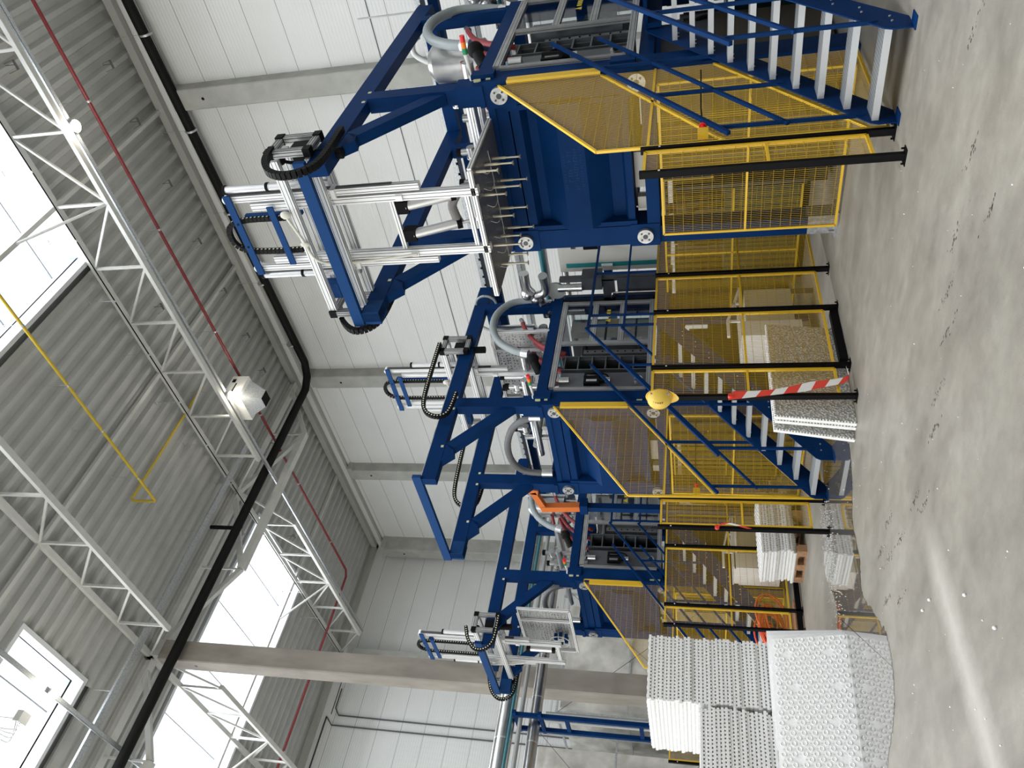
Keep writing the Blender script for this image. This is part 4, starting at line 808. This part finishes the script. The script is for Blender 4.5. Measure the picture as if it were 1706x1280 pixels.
for x, y, l in ((-8.35, 10.95, 'pale hose ring hanging at the end of the middle runway'), (-13.3, 10.9, 'pale hose ring hanging at the end of the farthest runway')):
    R = [(x+.19*math.cos(t/8), y, 5.3+.19*math.sin(t/8)) for t in range(0, 51, 2)]; tag(MB().tube(R, .022, 8).build('hose_ring', HOSE), l, 'hose', 'coiled hose rings')
o = thing('lifting_frame', 'orange steel lifting frame above the middle and farthest press', 'lifting frame', (-11.6, 9.0, 3.7))
b = MB(); b.beam((-11.75, 9.0, 3.75), (-11.8, 9.0, 4.5), .14, .12); b.build('column', ORG, o)
b = MB(); b.beam((-11.8, 9.0, 4.45), (-11.3, 9.0, 4.6), .1, .12); b.build('arm', ORG, o); MB().beam((-11.3, 9.0, 4.5), (-11.25, 9.0, 4.75), .12, .1).build('arm', ORG, o)
b = MB(); b.box((-11.85, 8.9, 3.6), (-11.6, 9.1, 3.75)); b.beam((-11.75, 9.0, 0), (-11.75, 9.0, 3.6), .12, .12); b.build('stand', BLUE, o)
# ------------------------------------------------------------------ carts, boxes
def cart(x, y0, y1, label, zt=1.06):
    o = thing('foam_cart', label, 'cart', (x, (y0+y1)/2, 0), 'cream collecting carts with white frames')
    MB().box((x-.5, y0+.04, .30), (x, y1-.04, .92)).build('side_panel', CREAM, o)
    MB().box((x-.52, y0, .22), (x+.02, y0+.30, .98)).build('front_box', WHITE, o)
    b = MB(); b.box((x-.02, y0, .96), (x+.02, y1, 1.0)); b.box((x-.02, y0, zt+.08), (x+.02, y0+.35, zt+.12)); b.beam((x, y0+.35, zt+.1), (x, y1, .98), .03, .03); b.beam((x, y0+.32, .98), (x, y0+.32, zt+.1), .03, .03); b.beam((x, y0+.7, .98), (x, y0+.7, zt+.02), .03, .03); b.beam((x, y0+.32, 1.0), (x, y0+.7, zt), .02, .02)
    b.box((x-.52, y0, .9), (x-.48, y1, 1.0)); b.build('frame', WHITE, o)
    for yy in (y0+.06, y1-.06): MB().beam((x-.03, yy, 0), (x-.03, yy, .3), .05, .05).build('leg', DSTEEL, o)
    return o
cart(-6.9, 8.15, 9.2, 'cream collecting cart behind the leaning boards'); cart(-11.85, 7.85, 9.1, 'cream collecting cart behind the white board stack')
o = thing('hose_coil', 'loose coil of orange red hose lying by the far stairs', 'hose', (-12.3, 7.3, 0)); random.seed(11)
for k in range(17):
    cx_, cy_ = -12.35+random.uniform(-.12, .1), 7.0+random.uniform(-.22, .22); r = random.uniform(.24, .42); tl = random.uniform(.3, 1.1)
    P = [(cx_+r*math.cos(t)*math.cos(tl)*.6, cy_+r*math.sin(t), .40+r*math.cos(t)*math.sin(tl)*.9) for t in [i*math.tau/28 for i in range(29)]]
    MB().tube(P, .011 if k % 3 else .016, 6).build('hose_loop', mat('orange_hose', (.75, .10, .03), .5), o)
o2 = tag(MB().box((-12.7, 6.6, 0), (-12.0, 7.4, .06)).build('hose_pallet', WOOD), 'low wooden board under the orange hose coil', 'pallet')
tag(MB().box((-1.9, 7.9, .02), (-1.1, 9.2, .7)).build('cardboard_box', mat('cardboard', (.30, .17, .08), .8)), 'brown cardboard box behind the nearest stairs', 'box')
# ------------------------------------------------------------------ foam boards
def board_mesh(lx, ly, full=False, edge_y=True):
    """flat studded board, lx by ly, studs downwards on the rim or upwards all over"""
    b = MB(); b.box((0, 0, .016), (lx, ly, .045)); p = .042
    def stud(x, y, r, z0, z1, n=7):
        vs = [(x+r*math.cos(2*math.pi*i/n), y+r*math.sin(2*math.pi*i/n), z0) for i in range(n)]+[(x+r*math.cos(2*math.pi*i/n), y+r*math.sin(2*math.pi*i/n), z1) for i in range(n)]
        b.add(vs, [(i, (i+1) % n, n+(i+1) % n, n+i) for i in range(n)]+[tuple(range(n-1, -1, -1)), tuple(range(n, 2*n))], 0, False)
    for i in range(int(lx/p)):
        for y in (.016, ly-.016): stud(.02+i*p, y, .0145, 0, .017)
    for j in range(int(ly/p)):
        for x in (.016, lx-.016): stud(x, .02+j*p, .0145, 0, .017)
    b.box((.06, .06, 0), (lx-.06, ly-.06, .016))
    if full:
        for i in range(int(lx/.10)):
            for j in range(int(ly/.05)):
                x = .05+i*.10+(.05 if j % 2 else 0); y = .03+j*.05
                if x < lx-.03: stud(x, y, .02, .045, .055, 10)
    return b
BM = board_mesh(1.4, .80); bo = BM.build('foam_board', FOAM); bo.location = (-10.2, 4.05, 0); mesh_b = bo.data
BMF = board_mesh(1.4, .80, True).build('foam_board', FOAM); mesh_f = BMF.data; bpy.data.objects.remove(BMF)
def pile(x, y, z0, n, group, lab, rot=0, j=.012, first=None, step=.0455):
    for k in range(n):
        o = bo if (first and k == 0) else bo.copy()
        if not (first and k == 0): COL.objects.link(o)
        if k == n-1: o.data = mesh_f
        o.location = (x+random.uniform(-j, j), y+random.uniform(-j, j), z0+k*step); o.rotation_euler = (0, 0, rot+random.uniform(-.006, .006))
        name = lab[0] if k == 0 else lab[1] if k == n-1 else lab[2] % ORD[n-1-k]
        tag(o, name, 'foam board', group)
random.seed(21)
pile(-10.24, 4.045, 0, 48, 'boards in the tall right stack', ('bottom white studded board of the tall stack', 'top white studded board of the tall stack', '%s white studded board from the top of the tall right stack'), first=True, j=.014)
pile(-10.23, 3.205, 0, 35, 'boards in the lower left stack', ('bottom white studded board of the lower left stack', 'top white studded board of the lower left stack', '%s white studded board from the top of the lower left stack'), j=.018)
pile(-10.30, 7.15, .145, 11, 'boards on the pallet', ('lowest white studded board on the wooden pallet', 'topmost white studded board on the wooden pallet', '%s white studded board from the top of the pallet stack'), rot=math.pi/2, j=.03)
bpy.data.objects.remove(bo) if bo.users == 0 else None
o = thing('wooden_pallet', 'wooden pallet carrying the short stack of white studded boards', 'pallet', (-10.7, 7.8, 0))
for k in range(5): MB().box((-11.12, 7.15+.33*k, .12), (-10.28, 7.25+.33*k, .143)).build('deck_board', WOOD, o)
for y in (7.15, 7.79, 8.42):
    MB().box((-11.12, y, 0), (-10.28, y+.12, .02)).build('skid', WOOD, o)
    for x in (-11.12, -10.78, -10.42): MB().box((x, y, .02), (x+.14, y+.12, .12)).build('block', WOOD, o)
# boards standing in front of the big stacks
def standing(label, y0, y1, x0, x1, xt0, xt1, h, studs, name='studded_board', th=.045, m_=FOAM, group=None):
    """board from floor line (x0,y0)-(x1,y1) leaning to a top line at xt"""
    A = Vector((x0, y0, 0.002)); B = Vector((x1, y1, 0.002)); u = (B-A); L = u.length; u.normalize(); T = Vector((xt0-x0, 0, h)); v = T.normalized(); H = T.length; n = u.cross(v).normalized()
    if n.x < 0: n = -n
    b = MB(); P = lambda s, t, k: A+u*s+v*t+n*k
    b.add([P(s, t, k) for k in (-th, 0) for s, t in ((0, 0), (L, 0), (L, H), (0, H))], [(0, 1, 2, 3), (7, 6, 5, 4), (0, 4, 5, 1), (1, 5, 6, 2), (2, 6, 7, 3), (3, 7, 4, 0)])
    def stud(s, t, r, hh, N=12):
        ring = [(r*math.cos(2*math.pi*i/N), r*math.sin(2*math.pi*i/N)) for i in range(N)]
        b.add([P(s+a, t+c, 0) for a, c in ring]+[P(s+a*.86, t+c*.86, hh) for a, c in ring]+[P(s+a*.6, t+c*.6, hh*.45) for a, c in ring], [(i, (i+1) % N, N+(i+1) % N, N+i) for i in range(N)]+[(N+i, N+(i+1) % N, 2*N+(i+1) % N, 2*N+i) for i in range(N)]+[tuple(range(2*N, 3*N))])
    if studs:
        for i in range(int((L-.04)/.052)):
            for j in range(int((H-.05)/.11)+1):
                s = .035+i*.052; t = .045+j*.11+(.055 if i % 2 else 0)
                if t > H-.04: continue
                if (i % 7 == 3 and j % 4 == 1): continue
                stud(s, t, .026, .016)
                if t+.055 < H-.02: stud(s, t+.055, .008, .008, 6)
    for k in range(int(L/.05)): s = .03+k*.05; c = P(s, H-.0, -th-.008); b.cyl(c-v*.04, c, .012, 7)
    for k in range(int(H/.05)): t = .03+k*.05; c = P(.012, t, -th-.004); b.cyl(c, c-n*.014, .014, 7)
    return tag(b.build(name, m_), label, 'foam board', group)
standing('big white studded board standing in the puddle before the stacks', 4.75, 3.15, -8.37, -8.62, -8.58, -8.66, .79, True)
standing('white studded board right behind the big one in the puddle', 4.83, 3.6, -8.47, -8.66, -8.64, -8.7, .80, False)
standing('hindmost white board standing against the tall stack, sticking out right', 4.93, 3.9, -8.60, -8.66, -8.72, -8.75, .82, False)
def pebble():
    m = mat('pebbled_foam', (.66, .64, .60), .6); nt = m.node_tree; N = nt.nodes.new; L = nt.links.new; b = nt.nodes['Principled BSDF']
    tc = N('ShaderNodeTexCoord'); v = N('ShaderNodeTexVoronoi'); v.inputs['Scale'].default_value = 42; L(tc.outputs['Object'], v.inputs['Vector'])
    bp = N('ShaderNodeBump'); bp.invert = True; bp.inputs['Strength'].default_value = 1; bp.inputs['Distance'].default_value = .012; L(v.outputs['Distance'], bp.inputs['Height']); L(bp.outputs[0], b.inputs['Normal'])
    r = N('ShaderNodeValToRGB'); r.color_ramp.elements[0].position = .15; r.color_ramp.elements[0].color = (.84, .83, .80, 1); r.color_ramp.elements[1].position = .62; r.color_ramp.elements[1].color = (.38, .37, .34, 1); L(v.outputs['Distance'], r.inputs[0]); L(r.outputs[0], b.inputs['Base Color']); return m
PEB = pebble()
def pebbled(A, B, top, h, label):
    A = Vector(A); B = Vector(B); u = (B-A).normalized(); L = (B-A).length; v = (Vector(top)-A).normalized(); n = u.cross(v).normalized(); n = n if n.x > 0 else -n; th = .04; b = MB()
    P = lambda s, t, k: A+u*s+v*t+n*k
    c = [P(s, t, k) for k in (-th, 0) for s, t in ((0, 0), (L, 0), (L, h), (0, h))]
    b.add(c, [(0, 1, 2, 3)], 0); b.add(c, [(7, 6, 5, 4)], 1); b.add(c, [(0, 4, 5, 1), (1, 5, 6, 2), (2, 6, 7, 3), (3, 7, 4, 0)], 0)
    random.seed(int(L*100))
    for k in range(int(L/.028)): s = .015+k*.028; q = P(s, h-.012, .0); b.ball(q, random.uniform(.009, .014), 6, 4)
    for k in range(int(h/.03)): q = P(L-.012, .02+.03*k, .002); b.ball(q, random.uniform(.008, .012), 6, 4)
    return tag(b.build('pebbled_board', [FOAM, PEB]), label, 'foam board', 'pebbled white boards leaning at the fence')
pebbled((-6.10, 7.30, .002), (-6.16, 5.86, .002), (-6.06, 7.37, .8), .80, 'front pebbled white board leaning at the fence by the striped tape')
pebbled((-6.17, 7.25, .002), (-6.22, 5.86, .002), (-6.13, 7.32, .8), .79, 'second pebbled white board, its pale edge just behind the front one')
pebbled((-6.25, 7.2, .002), (-6.36, 5.82, .002), (-6.20, 7.30, .8), .80, 'hindmost pebbled white board, fanned out furthest to the left')
# striped barrier tape
def tape(pts, w, label):
    P = resample(smooth_path(pts, 12), .004); b = MB(); th = 0
    for i, (a, c) in enumerate(zip(P, P[1:])):
        s = i*.004; d = (c-a).normalized(); side_ = Vector((.25, .97, 0)); ww = w*(1-.35*abs(math.sin(s*4)))
        k = int((s)/.14) % 2; sh = d*.03
        b.add([a-side_*ww/2-sh, c-side_*ww/2-sh, c+side_*ww/2+sh, a+side_*ww/2+sh], [(0, 1, 2, 3)], k)
        b.add([a-side_*ww/2-sh+Vector((-.0012, 0, 0)), c-side_*ww/2-sh+Vector((-.0012, 0, 0)), c+side_*ww/2+sh+Vector((-.0012, 0, 0)), a+side_*ww/2+sh+Vector((-.0012, 0, 0))], [(3, 2, 1, 0)], k)
    b.cyl(P[0]-Vector((.03, 0, 0)), P[0]+Vector((.01, 0, 0)), .03, 10)
    return tag(b.build('barrier_tape', [mat('tape_red', (.75, .06, .04), .4), mat('tape_white', (.80, .78, .76), .4)]), label, 'tape')
tape([(-5.90, 6.02, 1.24), (-5.90, 6.06, .85), (-5.90, 6.16, .4), (-5.89, 6.24, .08), (-5.88, 6.36, .06)], .105, 'red and white striped barrier tape hanging from the helmet post')
tape([(-8.38, 6.16, 1.35), (-8.36, 6.20, 1.22), (-8.36, 6.13, .95)], .03, 'small twisted scrap of red and white tape on the puddle post')
# helmet on the post: crown towards the left, peak hanging down
o = thing('safety_helmet', 'yellow safety helmet hanging on the black fence post', 'helmet', (-5.9, 6.01, 1.98))
HY = mat('helmet_yellow', (.80, .55, .09), .35); b = MB(); n, m_ = 28, 10; vs = []; fs = []; HC = Vector((-5.9, 6.012, 1.97))
for i in range(m_+1):
    ph = math.pi/2*i/m_
    for k in range(n):
        a = 2*math.pi*k/n; r = math.sin(ph)**.8; vs.append(HC+Vector((.105*r*math.sin(a), -.155*math.cos(ph), .135*r*math.cos(a)+.01*math.cos(ph))))
for i in range(m_):
    for k in range(n): fs.append((i*n+k, i*n+(k+1) % n, (i+1)*n+(k+1) % n, (i+1)*n+k))
b.add(vs, fs, 0, True); b.build('shell', HY, o)
b = MB(); vs = []
for f in (1, 1.12):
    for k in range(28):
        a = 2*math.pi*k/28; e = (f-1)*8*max(0, -math.cos(a))**3*.05; vs.append(HC+Vector((.105*math.sin(a)*f, .004-e*.6-(0 if f == 1 else .006), .135*math.cos(a)*f-e)))
b.add(vs, [(k, (k+1) % 28, 28+(k+1) % 28, 28+k) for k in range(28)], 0, True); b.build('brim', HY, o)
b = MB()
for k in range(5):
    z = 2.03-.022*k; y = 6.012-.155*math.sqrt(max(0, 1-((z-1.97)/.135)**2-.45**2))
    b.box((-5.862, y-.012, z-.008), (-5.848, y+.010, z+.004))
b.build('lettering', mat('helmet_print', (.16, .12, .03)), o)
for z in (2.05, 1.88): MB().box((-5.84, 5.965, z-.015), (-5.815, 5.99, z+.015)).build('vent_patch', GREY, o)
# ------------------------------------------------------------------ puddle, dirt, crumbs
def puddle():
    pts = [(-6.63, 6.01), (-6.8, 5.66), (-7.12, 5.35), (-7.13, 4.9), (-7.26, 4.57), (-6.87, 4.08), (-6.65, 3.78), (-6.67, 3.51), (-6.79, 3.31), (-7.05, 3.17), (-7.43, 3.05), (-7.95, 2.85), (-8.6, 2.9), (-9.0, 4.1), (-8.9, 5.0), (-8.72, 5.2), (-8.75, 5.43), (-9.1, 6.0), (-8.88, 6.38), (-8.55, 6.6), (-7.89, 7.2), (-7.3, 7.0), (-6.95, 6.5)]
    P = smooth_path([(x, y, .003) for x, y in pts+[pts[0]]], 14)[:-1]; random.seed(2)
    Q = [p+Vector((random.uniform(-.02, .02), random.uniform(-.02, .02), 0)) for p in P]
    b = MB(); b.add(Q+[q-Vector((0, 0, .0025)) for q in Q], [tuple(range(len(Q)))]); return b.build('puddle', WET)
tag(puddle(), 'shallow clear puddle on the concrete in front of the board stacks', 'puddle')
b = MB(); random.seed(9)
for (x, y) in [(-2.61, 4.12), (-3.08, 4.53), (-3.38, 4.42), (-3.65, 4.27), (-4.01, 4.12), (-4.32, 4.03), (-5.03, 4.01), (-4.87, 3.84), (-5.86, 4.41), (-5.64, 4.07), (-6.3, 4.4), (-6.01, 3.74), (-1.94, 5.03), (-2.5, 4.6), (-6.45, 4.0), (-6.1, 4.2), (-2.2, 3.1)]:
    for k in range(22):
        a = random.gauss(0, .10); c = random.gauss(0, .018); s_ = random.uniform(.002, .007); px_, py_ = x+a*.95+c*.3, y-a*.25+c; b.add([(px_-s_*2, py_-s_, .0015), (px_+s_*2, py_-s_*.6, .0015), (px_+s_*1.4, py_+s_, .0015), (px_-s_, py_+s_*.7, .0015)], [(0, 1, 2, 3)])
tag(b.build('tyre_marks', mat('dark_dirt', (.07, .065, .055), .8)), 'broken dark dirt marks scattered in a line across the floor', 'dirt', kind='stuff')
b = MB(); random.seed(4)
for k in range(150):
    x, y = random.uniform(-9, -.5), random.uniform(1.2, 6); s_ = random.choice((.003, .003, .004, .006)); b.ball((x, y, s_*.7), s_, 6, 4)
for (x, y) in [(-4.28, 2.52), (-5.26, 3.29), (-5.47, 3.33), (-4.58, 2.91)]: b.ball((x, y, .01), .012, 8, 5)
for k in range(400): x, y = random.gauss(-8.6, .25), random.gauss(6.0, .5); b.ball((x, y, .006), .006, 5, 3)
tag(b.build('foam_crumbs', FOAM), 'tiny white foam crumbs scattered over the floor', 'foam crumbs', kind='stuff')
# ------------------------------------------------------------------ big pipes crossing at the left, silos
for (x, z, r, m_, y0, y1, l) in ((-17.0, 5.80, .20, STEEL, 14, -3, 'thickest shiny insulated pipe crossing past the concrete column'), (-17.0, 5.15, .13, STEEL, 14, -3, 'medium shiny insulated pipe, lowest of the crossing pipes'),
                             (-16.75, 5.42, .05, GREY, 14, -3, 'thin grey pipe between the two shiny crossing pipes'), (-16.7, 5.62, .035, MATS['teal_pipe'], 14, -3, 'thin teal pipe beside the thickest crossing pipe')):
    q = thing('crossing_pipe', l, 'pipe', (x, 6, z)); MB().cyl((x, y0, z), (x, y1, z), r, 22).build('pipe', m_, q)
    if r > .1:
        b = MB(); y = y1+.6
        while y < y0: b.cyl((x, y, z), (x, y+.025, z), r+.006, 22); y += 1.0
        b.build('band', ALU, q)
o = thing('pipe_trestle', 'slim blue two-legged trestle carrying the crossing pipes', 'trestle', (-17, 6.8, 0))
for x in (-17.35, -16.65): MB().beam((x, 7.05, 0), (x, 7.05, 5.55), .09, .09).build('leg', BLUE, o)
for z in (1.0, 2.8, 4.4): MB().beam((-17.35, 7.05, z), (-16.65, 7.05, z), .06, .08).build('rung', BLUE, o)
for z in (4.97, 5.54): MB().beam((-17.45, 7.05, z), (-16.5, 7.05, z), .08, .08).build('cross_arm', BLUE, o)
def silo(x0, x1, y0, y1, z0, z1, label, seed):
    o = thing('fabric_silo', label, 'silo', ((x0+x1)/2, (y0+y1)/2, 0), 'pale fabric silos in galvanised frames'); random.seed(seed)
    b = MB(); n = 22
    ph = [random.uniform(0, 6.28) for _ in range(6)]
    def disp(a, c): return .05*math.sin(3.1*a+ph[0])*math.sin(2.3*c+ph[1])+.03*math.sin(7*a+5*c+ph[2])+.02*math.sin(13*c-4*a+ph[3])
    def face(P0, U, Vv, Nn):
        vs = []
        for i in range(n+1):
            for j in range(n+1):
                s, t = i/n, j/n; bulge = .22*math.sin(math.pi*s)*math.sin(math.pi*t); vs.append(P0+U*s+Vv*t+Nn*(bulge+disp((U*s).length, (Vv*t).length)*min(1, 8*min(s, 1-s, t, 1-t))))
        b.add(vs, [(i*(n+1)+j, (i+1)*(n+1)+j, (i+1)*(n+1)+j+1, i*(n+1)+j+1) for i in range(n) for j in range(n)], 0, True)
    Z = Vector((0, 0, z1-z0)); A = Vector((x1, y0, z0)); face(A, Vector((0, y1-y0, 0)), Z, Vector((1, 0, 0))); face(Vector((x0, y0, z0)), Vector((x1-x0, 0, 0)), Z, Vector((0, -1, 0))); face(Vector((x0, y1, z0)), Vector((x1-x0, 0, 0)), Z, Vector((0, 1, 0))); face(Vector((x0, y0, z0)), Vector((0, y1-y0, 0)), Z, Vector((-1, 0, 0)))
    b.box((x0, y0, z1-.01), (x1, y1, z1)); b.build('fabric_bag', FABRIC, o)
    for x in (x0-.3, x1+.3):
        for y in (y0-.3, y1+.3): MB().beam((x, y, 0), (x, y, z1+.1), .07, .07).build('post', GALV, o)
    for z in (z1+.05, (z0+z1)/2+.3, z0-.1):
        b = MB(); b.beam((x1+.3, y0-.3, z), (x1+.3, y1+.3, z), .05, .06); b.build('rail', GALV, o); MB().beam((x0-.3, y0-.3, z), (x1+.3, y0-.3, z), .05, .06).build('rail', GALV, o)
    b = MB(); b.cyl((x1+.34, y0-.3, z0), (x1+.34, y1+.3, z1), .008, 6); b.cyl((x1+.34, y1+.3, z0), (x1+.34, y0-.3, z1), .008, 6); b.build('bracing_wire', DSTEEL, o); return o
silo(-27.5, -24.2, 10.6, 14.2, 1.0, 5.9, 'pale fabric silo behind the farthest press', 1); silo(-27.3, -23.6, 4.8, 9.1, 1.0, 6.3, 'creased pale fabric silo at far left behind the trestle', 2); silo(-26.9, -23.8, -.5, 3.9, 1.0, 6.2, 'pale fabric silo outside the left edge', 3)
q = thing('dust_pipe', 'twin grey pipes standing between column and left silo', 'pipe', (-22, 9.3, 0)); MB().cyl((-22, 9.42, 0), (-22, 9.42, 5.9), .05, 12).build('pipe', GREY, q); MB().cyl((-22, 9.2, 0), (-22, 9.2, 5.9), .04, 12).build('pipe', GREY, q)
